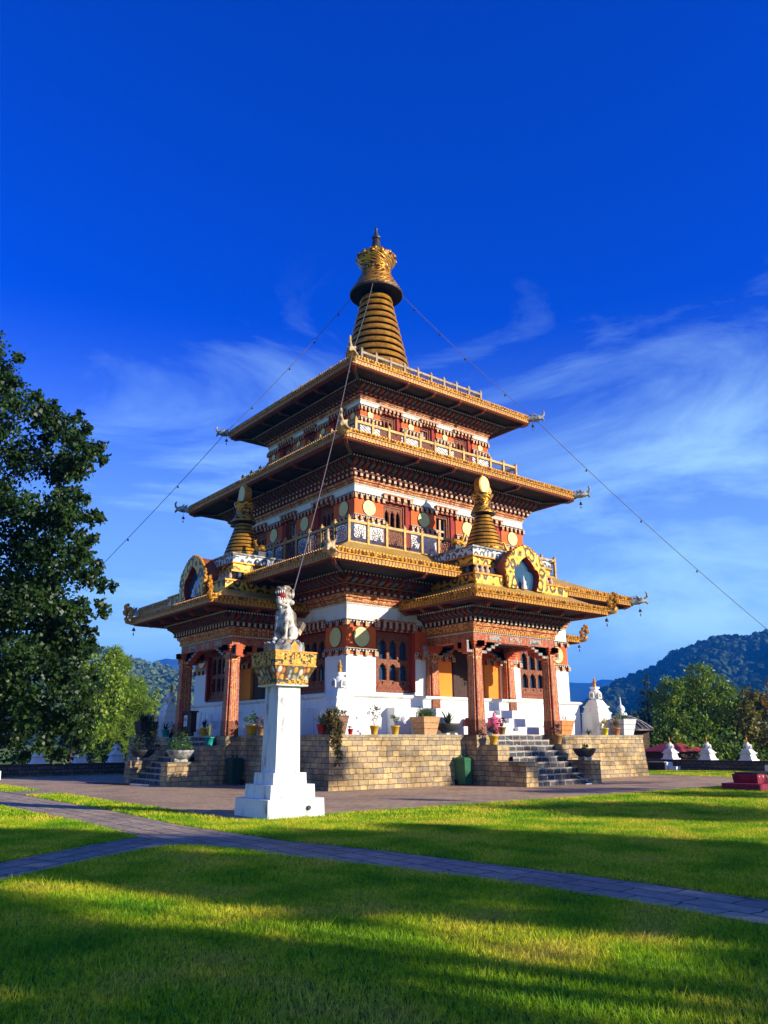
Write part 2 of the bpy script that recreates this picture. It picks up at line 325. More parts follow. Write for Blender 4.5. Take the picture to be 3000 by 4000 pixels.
M['stepstone'] = brickmat('step_stone', (.13, .12, .11), (.06, .07, .08), (.62, .60, .55), .42, .2033, .012, bump=.3, offset=.35)
M['floor'] = brickmat('terrace_floor', (.40, .34, .26), (.34, .3, .24), (.2, .17, .13), .5, .5, .01, bump=.2)
M['bronzegilt'] = plain('aged_gilt', (.62, .46, .26), (.20, .13, .06), 7, .6, bump=.4, bscale=15)
# ------------------------------------------------------------------ the temple
temple = thing('temple', 'tall square temple tower with three golden eaves, red and white walls and ringed spire', 'temple')
def sq(h): return (-h, h, -h, h)

# plinth: white stepped base
p = MB()
p.box(-6.95, 6.95, -6.95, 6.95, 1.80, 3.26, M['white'])
p.band(sq(6.95), True, .10, 3.26, .13, 3.30, M['white']); p.band(sq(6.95), True, 0, 3.20, .10, 3.26, M['white']); p.band(sq(6.95), True, .13, 3.30, .13, 3.36, M['white']); p.cap(sq(6.95), True, .13, 3.36, M['white'])
for sw in (0, 1):
    q = MB()
    for s_ in (-1, 1):
        for a, b_, d, z in ((.95, 4.9, 7.45, 2.86), (.95, 4.1, 7.95, 2.50), (.95, 3.3, 8.45, 2.15)):
            q.box(min(s_*a, s_*b_), max(s_*a, s_*b_), -d, -6.95+.002*z, 1.80, z, M['white'])
    for k in range(6):
        q.box(-.95, .95, -8.5+.27*k, -6.9, 1.80, 1.98+.17*k, M['white'])
    q.build('base_steps', temple, swap=bool(sw))
p.build('plinth', temple)

STORY = [  # half, z of: bottom, belt2 bottom, belt2 top, red top, dentil top, white top, frieze top
    dict(h=6.65, z0=3.36, b0=4.86, b1=5.13, r1=6.01, d1=6.26, w1=6.90, f1=7.28),
    dict(h=5.35, z0=8.6, b0=10.83, b1=11.06, r1=11.79, d1=12.07, w1=12.44, f1=12.70),
    dict(h=4.22, z0=14.2, b0=16.05, b1=16.28, r1=16.60, d1=16.88, w1=17.13, f1=17.34)]
SEG = [[(-6.65, -5.20), (-3.22, -1.0), (1.0, 3.22), (5.20, 6.65)],
       [(-5.35, -3.77), (-2.16, -.64), (.64, 2.16), (3.77, 5.35)],
       [(-4.22, -3.06), (-1.73, -.53), (.53, 1.73), (3.06, 4.22)]]
WINS = [[(-5.20, -3.22), (3.22, 5.20)], [(-3.77, -2.16), (-.64, .64), (2.16, 3.77)], [(-3.06, -1.73), (-.53, .53), (1.73, 3.06)]]
RB = .36
def circle_poly(cx, cz, r, n=28): return [(cx+r*math.cos(2*math.pi*k/n), cz+r*math.sin(2*math.pi*k/n)) for k in range(n)]
def arch_window(x0, x1, z0, z1, y, sw, rows=1, cross=False, narch=3):
    """window in local south-face coordinates, y is its front plane"""
    w = MB(); fw = .09; W_, Wd = M['wood'], M['woodplain']
    # layered frame
    for k, (e, dy) in enumerate(((0, 0), (fw, .05))):
        m = (Wd, W_)[k % 2]
        w.box(x0+e, x0+e+fw, y+dy, y+.3, z0+e, z1-e, m); w.box(x1-e-fw, x1-e, y+dy, y+.3, z0+e, z1-e, m)
        w.box(x0+e+fw, x1-e-fw, y+dy, y+.3, z1-e-fw, z1-e, m); w.box(x0+e+fw, x1-e-fw, y+dy-.02, y+.3, z0+e, z0+e+fw, m)
    fr = w.build('window', temple, swap=sw)
    ax0, ax1, az0, az1 = x0+2*fw, x1-2*fw, z0+2*fw, z1-2*fw
    g = MB(); g.face([(ax0, y+.24, az0), (ax1, y+.24, az0), (ax1, y+.24, az1), (ax0, y+.24, az1)], M['glass']); g.build('pane', fr, swap=sw)
    s = MB()
    if cross:
        cx = (ax0+ax1)/2; cz = (az0+az1)/2
        s.box(cx-.05, cx+.05, y+.14, y+.22, az0, az1, M['blockwhite']); s.box(ax0, cx-.05, y+.14, y+.22, cz-.05, cz+.05, M['blockwhite']); s.box(cx+.05, ax1, y+.14, y+.22, cz-.05, cz+.05, M['blockwhite'])
        s.box(ax0, ax0+.05, y+.14, y+.22, az0, az1, M['blockwhite']); s.box(ax1-.05, ax1, y+.14, y+.22, az0, az1, M['blockwhite'])
        s.build('glazing_bar', fr, swap=sw); return fr
    H = (az1-az0)/rows
    for r_ in range(rows):
        zb = az0+r_*H; zt = zb+H
        sill = .10 if rows == 1 else .20*H*(1.0 if r_ == 0 else .35)
        head = .11*H
        s.box(ax0, ax1, y+.08, y+.2, zb, zb+sill, W_)
        if r_ == 0 and rows > 1:
            for k in range(narch):
                cx = ax0+(k+.5)*(ax1-ax0)/narch; s.face([(cx-.06, y+.077, zb+sill*.5), (cx, y+.077, zb+sill*.18), (cx+.06, y+.077, zb+sill*.5), (cx, y+.077, zb+sill*.85)], M['dark'])
        s.box(ax0, ax1, y+.08, y+.2, zt-head, zt, W_)
        cw = (ax1-ax0)/narch
        for k in range(narch):
            a = ax0+k*cw; b_ = a+cw; zz0 = zb+sill; zz1 = zt-head; mw = cw*.125
            s.box(a, a+mw, y+.06, y+.18, zz0, zz1, W_); s.box(b_-mw, b_, y+.06, y+.18, zz0, zz1, W_)
            ah = (zz1-zz0)
            # trefoil head: stepped cusps
            for e0, e1, t0, t1 in ((mw, cw*.21, .70, .76), (mw, cw*.17, .76, .84), (mw, cw*.27, .84, .92), (mw, cw*.40, .92, 1.0)):
                s.box(a+e0, a+e1+.001, y+.07, y+.17, zz0+ah*t0, zz0+ah*t1, W_); s.box(b_-e1-.001, b_-e0, y+.07, y+.17, zz0+ah*t0, zz0+ah*t1, W_)
    s.build('arched_lattice', fr, swap=sw)
    return fr
def hood(x0, x1, z0, z1, y, sw, n):
    w = MB(); w.box(x0-.04, x1+.04, y-.16, y+.3, z1-.07, z1, M['frieze'])
    w.box(x0+.02, x1-.02, y-.01, y+.3, z0, z1-.07, M['woodplain'])
    sp = (x1-x0-.1)/(n-1)
    for k in range(n):
        cx = x0+.05+sp*k; w.box(cx-sp*.24, cx+sp*.24, y-.14, y-.01, z0+.10, z1-.07, M['blockred'], front=M['blockwhite'])
        w.box(cx-sp*.20, cx+sp*.20, y-.08, y-.01, z0+.0, z0+.10, M['frieze'])
    return w.build('window_hood', temple, swap=sw)

for i, S in enumerate(STORY):
    h = S['h']; w = MB()
    # core, set back behind the projecting wall panels
    w.box(-h+RB, h-RB, -h+RB, h-RB, S['z0'], S['d1'], M['ochredark'])
    w.box(-h, h, -h, h, S['d1'], S['w1'], M['white'])
    w.band(sq(h), True, .03, S['w1']-.06, .05, S['w1'], M['friezepale']); w.band(sq(h), True, 0, S['w1']-.06, .03, S['w1']-.06, M['friezepale'])
    for side in range(4):
        for (a, b_) in SEG[i]:
            a2 = a; b2 = b_
            def bx(u0, u1, d0, z0, z1, m, top=True):
                # local: u along the face, d0 proud distance
                y0, y1 = -h-d0, -h+RB
                q0, q1 = u0, u1
                if side in (1, 3):           # west and east walls butt against the corner piers
                    if q0 <= -h+.001: q0 = -h+RB+ (0 if d0 == 0 else 0)
                    if q1 >= h-.001: q1 = h-RB
                if side == 0: w.box(q0, q1, y0, y1, z0, z1, m)
                if side == 1: w.box(y0, y1, q0, q1, z0, z1, m)
                if side == 2: w.box(q0, q1, -y1, -y0, z0, z1, m)
                if side == 3: w.box(-y1, -y0, q0, q1, z0, z1, m)
            inner_orange = (i == 0 and abs((a+b_)/2) < 3)
            if i == 0 and inner_orange:
                sgn = 1 if a > 0 else -1
                oa, ob = (1.0, 1.95) if a > 0 else (-1.95, -1.0)
                wa, wb = (1.95, 3.22) if a > 0 else (-3.22, -1.95)
                bx(oa, ob, -.1, S['z0'], S['b0'], M['orange']); bx(wa, wb, 0, S['z0'], S['b0'], M['white'])
                bx(a2, b2, 0, S['b0'], S['r1'], M['ochre'])
            else:
                bx(a2, b2, 0, S['z0'], S['b0'], M['white'])
                bx(a2, b2, 0, S['b0'], S['r1'], M['ochre'])
            bx(a2, b2, 0, S['r1'], S['d1'], M['blockred'])
    wall = w.build('story_wall', temple)
    # painted belts: white dotted line over toothed blocks, under and over the red panels
    for sw in (False, True):
        bt = MB()
        for (a, b_) in SEG[i]:
            sc = (1.25, .95, .72)[i]
            for (zb, zt) in ((S['b0'], S['b1']), (S['r1'], S['d1'])):
                hh = zt-zb
                a_, e_ = (a-.06 if a <= -h+.01 else a-.03), (b_+.06 if b_ >= h-.01 else b_+.03)
                y = -h
                bt.box(a_, e_, y-.07, y-.002, zt-.035, zt-.004, M['blockwhite']); bt.box(a_+.02, e_-.02, y-.045, y-.002, zb+hh*.42, zt-.06, M['blockdark'])
                n = max(2, int(round((e_-a_)/.155)))
                for k in range(n):
                    cx = a_+(k+.5)*(e_-a_)/n; bt.box(cx-.02, cx+.02, y-.06, y-.045, zt-.115, zt-.06, M['bead'])
                n = max(3, int(round((e_-a_)/(.30*sc))))
                for k in range(n):
                    cx = a_+.07+k*(e_-a_-.14)/(n-1); bt.box(cx-.068*sc, cx+.068*sc, y-.115, y-.002, zb-.02, zb+hh*.62, M['blockred'], front=M['blockwhite'])
                    bt.box(cx-.035*sc, cx+.035*sc, y-.1175, y-.115, zb+.02, zb+hh*.45, M['goldpaint'])
        bt.build('painted_belt', temple, swap=sw)
        # golden discs
        for (a, b_) in SEG[i]:
            if i == 0 and abs(a+b_)/2 < 3: continue
            cx = (a+b_)/2; r_ = (.39, .345, .17)[i]; cz = (S['b1']+S['r1'])/2
            d = MB(); d.prism(circle_poly(cx, cz, r_+.035), -h-.012, -h-.001, M['discrim']); d.prism(circle_poly(cx, cz, r_), -h-.03, -h-.012, M['disc'], side=M['discrim'])
            d.build('golden_disc', temple, swap=sw)
        # windows and hoods
        for j, (a, b_) in enumerate(WINS[i]):
            if i == 0:
                arch_window(a, b_-.02, 3.58, 5.86, -h+.06, sw, rows=2); hood(a, b_, 5.90, 6.34, -h, sw, 7)
                f = MB(); f.box(b_-.16, b_-.001, -h-.10, -h+.3, 3.50, 5.9, M['ochredark']); f.box(a+.0, b_-.16, -h-.02, -h+.06, 3.46, 3.58, M['wood'])
                f.box(a, b_, -h, -h+.3, 3.36, 3.46, M['white']); f.build('window_sill', temple, swap=sw)
            elif i == 1:
                arch_window(a, b_-.28, 10.35, 11.90, -h+.12, sw, rows=1 if j == 1 else 1, cross=(j == 1)); hood(a, b_, 11.90, 12.24, -h, sw, 5)
                f = MB(); f.box(b_-.28, b_-.003, -h+.05, -h+.3, 9.6, 11.9, M['ochredark']); f.box(a, b_-.28, -h+.05, -h+.32, 9.6, 10.35, M['wood']); f.build('window_surround', temple, swap=sw)
            else:
                arch_window(a, b_-.24, 15.75, 16.72, -h+.14, sw, rows=1, cross=(j == 1)); hood(a, b_, 16.72, 17.02, -h, sw, 6)
                f = MB(); f.box(b_-.24, b_-.003, -h+.05, -h+.3, 15.2, 16.7, M['ochredark']); f.box(a, b_-.24, -h+.05, -h+.32, 15.2, 15.75, M['wood']); f.build('window_surround', temple, swap=sw)

# doors behind the porticoes
for sw in (False, True):
    d = MB(); y = -6.65+RB
    d.box(-1.0, 1.0, y-.12, y, 2.9, 5.9, M['wooddark']); d.build('door_surround', temple, swap=sw)
    f = MB(); f.box(-.82, -.02, y-.17, y-.12, 3.0, 5.3, M['wooddark']); f.box(.02, .82, y-.17, y-.12, 3.0, 5.3, M['wooddark']); dd = f.build('door', temple, swap=sw)
    r_ = MB()
    for x in (-.12, .12):
        pts = [(x+.07*math.cos(t), y-.2, 4.0+.07*math.sin(t)) for t in [2*math.pi*k/10 for k in range(11)]]; r_.tube(pts, .015, M['bronze'], 5)
    r_.build('door_ring', dd, swap=sw)

# cornices ------------------------------------------------------------
def cornice(name, rect, closed, z, spec, parent, swap=False, flipx=False):
    c = MB()
    for e in spec:
        k = e[0]
        if k == 'band': c.band(rect, closed, e[1], e[2], e[3], e[4], M[e[5]])
        elif k == 'cap': c.cap(rect, closed, e[1], e[2], M[e[3]], e[4])
        elif k == 'blk': c.blocks(rect, closed, e[1], e[2], e[3], e[4], e[5], e[6], M[e[7]], front=M[e[8]] if e[8] else None, wedge=e[9] if len(e) > 9 else 0, alt=M[e[10]] if len(e) > 10 and e[10] else None)
    return c.build(name, parent, swap=swap, flipx=flipx)
def std_cornice(zf, o, rows, zs, os_, sp):
    """zf frieze bottom/top; rows of blocks; wedge brackets; bead line at zs"""
    L = []
    z0, z1 = zf
    L += [('band', 0, z0, o*.25, z0+(z1-z0)*.18, 'frieze'), ('band', o*.25, z0+(z1-z0)*.18, o*.35, z0+(z1-z0)*.5, 'frieze'), ('band', o*.35, z0+(z1-z0)*.5, o*.6, z0+(z1-z0)*.55, 'blockred'), ('band', o*.6, z0+(z1-z0)*.55, o*.75, z1, 'frieze')]
    oo = o*.75; z = z1
    for (hgt, dep, front) in rows:
        L += [('band', oo, z, oo, z+hgt, 'blockdark'), ('blk', oo, z+.01, z+hgt-.03, dep, sp*.46, sp, 'blockred', front)]
        L += [('band', oo, z+hgt-.001, oo+dep+.03, z+hgt-.001, 'woodplain'), ('band', oo+dep+.03, z+hgt-.001, oo+dep+.03, z+hgt+.03, 'goldpaint' if front is None else 'woodplain')]
        oo += dep*.85; z += hgt+.03
    L += [('band', oo, z, oo+(os_-oo)*.35, z+(zs-z)*.5, 'blockdark'), ('band', oo+(os_-oo)*.35, z+(zs-z)*.5, os_-.03, zs-.02, 'blockdark')]
    L += [('blk', oo, z+.01, zs-.02, os_-oo+.0, sp*.62, sp*1.0, 'noseorange', 'noseorange', (zs-z)*.45, 'greyblue')]
    L += [('band', os_-.03, zs-.02, os_+.05, zs-.02, 'blockdark'), ('band', os_+.05, zs-.02, os_+.05, zs+.05, 'wooddark'), ('blk', os_+.05, zs-.015, zs+.045, .025, .05, sp*.5, 'bead', 'bead')]
    return L
cornice('cornice', sq(6.65), True, 0, std_cornice((6.90, 7.27), .26, [(.14, .14, 'blockwhite'), (.10, .12, None)], 7.90, .80, .34), temple)
cornice('cornice', sq(5.35), True, 0, std_cornice((12.44, 12.70), .20, [(.17, .15, 'blockwhite'), (.11, .12, 'blockwhite')], 13.40, .68, .31), temple)
cornice('cornice', sq(4.22), True, 0, std_cornice((17.13, 17.34), .16, [(.09, .12, 'blockwhite')], 17.70, .62, .29), temple)

# makara head on a roof corner -----------------------------------------
def sculpt(name, parts, mat, parent, vox=.03, smooth=4, M4=None):
    """parts: capsules (p0,r0,p1,r1) or ellipsoids ('e',c,(rx,ry,rz),rotz); fused by voxel remesh"""
    mb = MB()
    for q in parts:
        if q[0] == 'e':
            c, r3, rz = Vector(q[1]), q[2], (q[3] if len(q) > 3 else 0)
            n = 14; rows = []
            for i in range(9):
                a = math.pi*(i+.03)/8.06
                rows.append([tuple(c+Matrix.Rotation(rz, 3, 'Z')@Vector((r3[0]*math.sin(a)*math.cos(t), r3[1]*math.sin(a)*math.sin(t), -r3[2]*math.cos(a)))) for t in [2*math.pi*k/n for k in range(n)]])
            mb.grid(rows, mat, True, True); mb.face(rows[0][::-1], mat); mb.face(rows[-1], mat)
        else:
            p0, r0, p1, r1 = q; p0 = Vector(p0); p1 = Vector(p1); d = (p1-p0); L = d.length or 1e-4; d.normalize()
            pts = [p0-d*r0*.98, p0-d*r0*.75, p0, p1, p1+d*r1*.75, p1+d*r1*.98]; rr = [r0*.15, r0*.66, r0, r1, r1*.66, r1*.15]
            mb.tube(pts, rr, mat, 12)
    if M4: mb.v = [tuple(M4@Vector(v)) for v in mb.v]
    o = mb.build(name, parent)
    rm = o.modifiers.new('fuse', 'REMESH'); rm.mode = 'VOXEL'; rm.voxel_size = vox; rm.use_smooth_shade = True
    sm = o.modifiers.new('soften', 'SMOOTH'); sm.iterations = smooth; sm.factor = .5
    return o
def makara(name, loc, ang, parent, mat, s=1.0):
    P = [((-.15, 0, 0), .14, (.25, 0, .03), .16), ('e', (.32, 0, .08), (.22, .17, .15)), ((.38, 0, .10), .11, (.60, 0, .02), .07), ((.60, 0, .02), .07, (.66, 0, -.08), .05),
         ((.50, 0, .12), .08, (.66, 0, .22), .06), ((.66, 0, .22), .06, (.68, 0, .40), .05), ((.68, 0, .40), .05, (.62, 0, .50), .035),
         ((.1, 0, .12), .07, (.0, 0, .30), .03), ((.25, .10, .2), .05, (.10, .13, .33), .02), ((.25, -.10, .2), .05, (.10, -.13, .33), .02), ((.45, .12, .0), .05, (.2, .2, -.04), .04), ((.45, -.12, .0), .05, (.2, -.2, -.04), .04),
         ('e', (.38, .12, .16), (.06, .05, .06)), ('e', (.38, -.12, .16), (.06, .05, .06))]
    M4 = Matrix.Translation(loc)@Matrix.Rotation(ang, 4, 'Z')@Matrix.Scale(s, 4)
    return sculpt(name, P, mat, parent, .025, 2, M4)
def scroll_finial(name, loc, ang, parent, mat, s=1.0, swapxy=False, flipx=False):
    """flat curling cloud of gilt copper standing on a roof corner"""
    o = MB(); T = Matrix.Translation(loc)@Matrix.Rotation(ang, 4, 'Z')@Matrix.Scale(s, 4)
    def tb(pts, rr):
        pts = [tuple(T@Vector((x, 0, z))) for x, z in pts]; o.tube(pts, [r*s for r in rr], mat, 8)
    tb([(-.05, 0), (.08, -.05), (.22, .0), (.28, .14), (.24, .30), (.20, .44), (.30, .58)], [.06, .09, .10, .09, .09, .08, .06])
    for cx, cz, r_ in ((.08, .22, .10), (.02, .40, .08), (.12, .56, .10), (.32, .44, .09), (.30, .68, .09), (.20, .74, .06), (-.02, .12, .06)):
        tb([(cx+r_*.75*math.cos(t), cz+r_*.75*math.sin(t)) for t in [k*.6 for k in range(11)]], [.045]*11)
        o.ball(tuple(T@Vector((cx, 0, cz))), r_*.6*s, mat, 8)
    return o.build(name, parent, flipx=flipx)
def eave_beams(rect, closed, o_in, o_out, z, parent, spacing, swap=False, flipx=False, drop=.16):
    c = MB.corners(rect, closed, 0)
    for i in range(4):
        if i == 2 and not closed: continue
        j = (i+1) % 4; A = Vector((*c[i], 0)); B = Vector((*c[j], 0)); d = B-A; L = d.length; d.normalize(); nrm = Vector((d.y, -d.x, 0)); n = max(1, int(round(L/spacing)))
        for k in range(n+(0 if closed else 1)):
            P = A+d*(L*k/n); corner = (k == 0 or k == n)
            if not closed and ((i == 3 and k == 0) or (i == 1 and k == n)): continue
            if not closed and ((i == 0 and k == n) or (i == 1 and k == 0)): 
                if i == 1: continue
            dn = nrm.copy(); side = d.copy()
            if closed and k == 0: dn = (P.xy.to_3d()).normalized()*math.sqrt(2); side = Vector((-dn.y, dn.x, 0)).normalized()
            if not closed and corner:
                if i == 3 and k == n: continue
                sx = -1 if (i == 0 and k == 0) else 1
                dn = Vector((sx, -1, 0)); side = Vector((-dn.y, dn.x, 0)).normalized()
            b = MB(); hw = .075
            def q(s_, w, zz): r_ = P+side*s_+dn*w; return (r_.x, r_.y, zz)
            a0, a1, a2 = o_in, o_out-.28, o_out-.06
            m1, m2 = M['greyblue'], M['noseorange']
            # tail, light painted underside
            for (w0, w1, zb0, zb1, mm) in ((a0, a1, z-drop*.75, z-drop, m1), (a1, a2, z-drop*1.2, z-drop*.35, m2)):
                b.face([q(-hw, w0, zb0), q(-hw, w1, zb1), q(hw, w1, zb1), q(hw, w0, zb0)], mm)
                b.face([q(-hw, w0, zb0), q(-hw, w0, z+.02), q(-hw, w1, z+.02), q(-hw, w1, zb1)], M['wooddark'] if mm == m1 else mm)
                b.face([q(hw, w1, zb1), q(hw, w1, z+.02), q(hw, w0, z+.02), q(hw, w0, zb0)], M['wooddark'] if mm == m1 else mm)
                b.face([q(-hw, w1, zb1), q(-hw, w1, z+.02), q(hw, w1, z+.02), q(hw, w1, zb1)], mm)
                b.face([q(-hw, w0, zb0), q(hw, w0, zb0), q(hw, w0, z+.02), q(-hw, w0, z+.02)], mm)
            b.build('eave_beam', parent, swap=swap, flipx=flipx)
def roof(rect, closed, o_in_s, zs, o, zb, zt, o_deck, z_deck, deckmat, swap=False, flipx=False, parent=None, beams=None):
    r_ = MB()
    r_.band(rect, closed, o_deck, z_deck, o*.55+o_deck*.45, zt+(z_deck-zt)*.36, M[deckmat]) if False else None
    r_.band(rect, closed, o-.02, zt+.01, (o+o_deck)/2, zt+(z_deck-zt)*.42, M[deckmat]); r_.band(rect, closed, (o+o_deck)/2, zt+(z_deck-zt)*.42, o_deck, z_deck, M[deckmat])
    r_.cap(rect, closed, o_deck, z_deck, M[deckmat])
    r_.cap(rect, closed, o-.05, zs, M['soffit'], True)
    # timber edge under the gilt
    r_.band(rect, closed, o-.05, zs, o-.05, zb, M['woodplain']); r_.band(rect, closed, o-.14, zs-.05, o-.05, zs-.0, M['noseorange']); r_.band(rect, closed, o-.22, zs, o-.14, zs-.05, M['noseorange'])
    rf = r_.build('roof', parent or temple, swap=swap, flipx=flipx)
    f = MB(); H = zt-zb
    f.band(rect, closed, o-.05, zb, o-.01, zb, M['goldpaint']); f.band(rect, closed, o-.01, zb, o+.0, zb+H*.46, M['tabs'])
    f.band(rect, closed, o, zb+H*.46, o+.05, zb+H*.48, M['goldpaint']); f.band(rect, closed, o+.05, zb+H*.48, o+.05, zb+H*.54, M['goldpaint']); f.band(rect, closed, o+.05, zb+H*.54, o+.01, zb+H*.56, M['goldpaint'])
    f.band(rect, closed, o+.01, zb+H*.56, o+.05, zb+H*.80, M['lotus']); f.band(rect, closed, o+.05, zb+H*.80, o+.0, zt, M['lotus']); f.band(rect, closed, o, zt, o-.06, zt, M['goldpaint'])
    f.blocks(rect, closed, o-.05, zt-.02, zt+.045, .045, .09, .155, M['goldpaint'])
    f.blocks(rect, closed, o-.012, zb-.025, zb+.02, .022, .11, .155, M['goldpaint'])
    f.build('gilt_fascia', rf, swap=swap, flipx=flipx)
    return rf
R1 = roof(sq(6.65), True, 0, 7.97, 2.35, 7.99, 8.38, -.15, 9.42, 'tileroof')
eave_beams(sq(6.65), True, .86, 2.35, 7.97, R1, 2.2)
R2 = roof(sq(5.35), True, 0, 13.52, 1.97, 13.60, 13.94, -.1, 14.75, 'tileroof')
eave_beams(sq(5.35), True, .74, 1.97, 13.52, R2, 1.95)
R3 = roof(sq(4.22), True, 0, 17.84, 1.62, 17.90, 18.27, -.15, 19.25, 'tileroof')
eave_beams(sq(4.22), True, .68, 1.62, 17.84, R3, 1.6)
for R_, h, z, mt in ((R1, 9.05, 8.15, 'stonegrey'), (R2, 7.37, 13.75, 'stonegrey'), (R3, 5.90, 18.10, 'stonegrey')):
    for sx, sy in ((-1, -1), (1, -1), (-1, 1), (1, 1)):
        makara('dragon_head', Vector((sx*h, sy*h, z)), math.atan2(sy, sx), R_, M['stonegrey' if (sx, sy) != (-1, -1) else 'bronzegilt'], 1.0 if (sx, sy) != (-1, -1) else 1.25)

# railings ---------------------------------------------------------------
def railing(h, z0, z1, n, mat, pat, parentname='roof_railing'):
    """four-sided railing with posts and pierced panels"""
    for side in ('S', 'W', 'E', 'N'):
        rl = MB(); H = z1-z0; sp = 2*h/n; zc = z1-.14; hw = .055
        ax = MB()
        rl.box(-h+hw, h-hw, -.035, .035, zc-.16, zc-.05, M[mat]); rl.box(-h+hw, h-hw, -.035, .035, z0+.02, z0+.10, M[mat])
        def tf(mb):
            if side == 'S': mb.v = [(x, y-h, z) for x, y, z in mb.v]
            if side == 'N': mb.v = [(x, h-y, z) for x, y, z in mb.v]
            if side == 'W': mb.v = [(y-h, x, z) for x, y, z in mb.v]
            if side == 'E': mb.v = [(h-y, x, z) for x, y, z in mb.v]
            return mb
        rr = tf(rl).build(parentname, temple)
        vis = side in ('S', 'W')
        posts = MB()
        for k in range(n+1):
            if side in ('W', 'E') and k in (0, n): continue
            cx = -h+k*sp
            pb = MB(); pb.box(cx-hw, cx+hw, -hw, hw, z0, zc, M[mat]); pb.box(cx-hw-.02, cx+hw+.02, -hw-.02, hw+.02, zc, zc+.03, M[mat])
            pb.lathe(cx, 0, [(.02, zc+.03), (.05, zc+.05), (.058, zc+.09), (.04, zc+.12), (.004, zc+.16)], M['railgold'], 8)
            if vis: tf(pb).build('railing_post', rr)
            else: posts.v += []; tf(pb).build('railing_post', rr)
        for k in range(n):
            a = -h+k*sp+hw; b_ = a+sp-2*hw; zb, zt = z0+.10, zc-.16; g = MB(); m = M['lattice']; t = .016
            w_ = b_-a; hh = zt-zb
            def bar(x0_, z0_, x1_, z1_, th=t):
                dx, dz = x1_-x0_, z1_-z0_; L = math.hypot(dx, dz) or 1; nx_, nz_ = -dz/L*th*.5, dx/L*th*.5
                q = [(x0_+nx_, z0_+nz_), (x0_-nx_, z0_-nz_), (x1_-nx_, z1_-nz_), (x1_+nx_, z1_+nz_)]
                g.prism(q, -.012, .012, m)
            cx, cz = (a+b_)/2, (zb+zt)/2
            bar(a, zb+.02, b_, zb+.02, .05); bar(a, zt-.02, b_, zt-.02, .05); bar(a+.02, zb, a+.02, zt, .05); bar(b_-.02, zb, b_-.02, zt, .05)
            if pat == 'wheel':
                R_ = min(w_, hh)*.36
                for rad in (R_, R_*.62, R_*.25):
                    P = [(cx+rad*math.cos(2*math.pi*q/14), cz+rad*math.sin(2*math.pi*q/14)) for q in range(15)]
                    for q in range(14): bar(*P[q], *P[q+1])
                for q in range(8):
                    an = math.pi*q/4; bar(cx+R_*.25*math.cos(an), cz+R_*.25*math.sin(an), cx+R_*math.cos(an), cz+R_*math.sin(an), .022)
                for sx in (-1, 1):
                    for sz in (-1, 1):
                        ex, ez = cx+sx*w_*.5, cz+sz*hh*.5
                        for f in (.10, .2):
                            bar(ex-sx*f*w_, ez, ex-sx*f*w_, ez-sz*f*hh*.9); bar(ex-sx*f*w_, ez-sz*f*hh*.9, ex, ez-sz*f*hh*.9)
                        bar(ex-sx*w_*.3, ez-sz*.03, ex-sx*w_*.3, ez-sz*hh*.12); bar(ex-sx*.03, ez-sz*hh*.32, ex-sx*w_*.12, ez-sz*hh*.32)
            else:
                m_ = 4
                for q in range(1, m_*2):
                    f = q/m_
                    # diagonal fret
                    x0_, z0_ = (a+w_*min(f, 1), zb+hh*max(f-1, 0)); x1_, z1_ = (a+w_*max(f-1, 0), zb+hh*min(f, 1)); bar(x0_, z0_, x1_, z1_)
                    x0_, z0_ = (b_-w_*min(f, 1), zb+hh*max(f-1, 0)); x1_, z1_ = (b_-w_*max(f-1, 0), zb+hh*min(f, 1))
                    if q % 2: bar(x0_, z0_, x1_, z1_)
            tf(g).build('lattice_panel', rr)
railing(6.42, 9.38, 10.58, 13, 'railgold', 'wheel')
railing(5.22, 14.72, 15.66, 11, 'railgold', 'fret')
railing(4.03, 19.2, 19.95, 9, 'railgrey', 'fret')

# main spire ---------------------------------------------------------------
sp = MB(); sp.frustum(0, 0, 19.2, 3.4, 19.9, 2.6, M['redroof']); sp.frustum(0, 0, 19.9, 2.35, 20.3, 2.25, M['goldrelief']); spire = sp.build('spire', temple)
cn = MB(); NR = 13; z0_, z1_ = 20.3, 26.05; r0_, r1_ = 2.06, .80
for k in range(NR):
    a = z0_+(z1_-z0_)*k/NR; b_ = z0_+(z1_-z0_)*(k+1)/NR; ra = r0_+(r1_-r0_)*k/NR; rb = r0_+(r1_-r0_)*(k+.74)/NR; bb = a+(b_-a)*.70
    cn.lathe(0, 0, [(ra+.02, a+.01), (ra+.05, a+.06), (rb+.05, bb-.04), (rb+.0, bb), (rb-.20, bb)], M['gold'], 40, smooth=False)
    rn = r0_+(r1_-r0_)*(k+1)/NR; cn.lathe(0, 0, [(rb-.20, bb), (rn-.14, b_), (rn+.02, b_+.012)], M['dark'], 40, cap=False, smooth=False)  # near-black groove and ring underside: shade between the gilt rings, painted in
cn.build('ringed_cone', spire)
dk = MB(); dk.lathe(0, 0, [(.5, 26.30), (1.50, 26.12)], M['dark'], 44, cap=False); dk.lathe(0, 0, [(1.50, 26.12), (1.53, 26.15), (1.53, 26.24)], M['bronze'], 44, cap=False)  # disc underside coloured near black in place of its shade
dk.lathe(0, 0, [(1.53, 26.24), (1.50, 26.32), (1.18, 26.85), (.92, 27.35), (.82, 27.62)], M['goldrelief'], 44, cap=False); dk.lathe(0, 0, [(.5, 26.31), (.8, 26.0)], M['dark'], 24, cap=False)
dk.build('canopy_disc', spire)
cw = MB(); cw.lathe(0, 0, [(.80, 27.60), (.87, 27.66), (.87, 27.78), (.78, 27.84), (.92, 28.05), (1.10, 28.30), (1.16, 28.45), (1.13, 28.62)], M['goldrelief'], 44, smooth=True, cap=False)
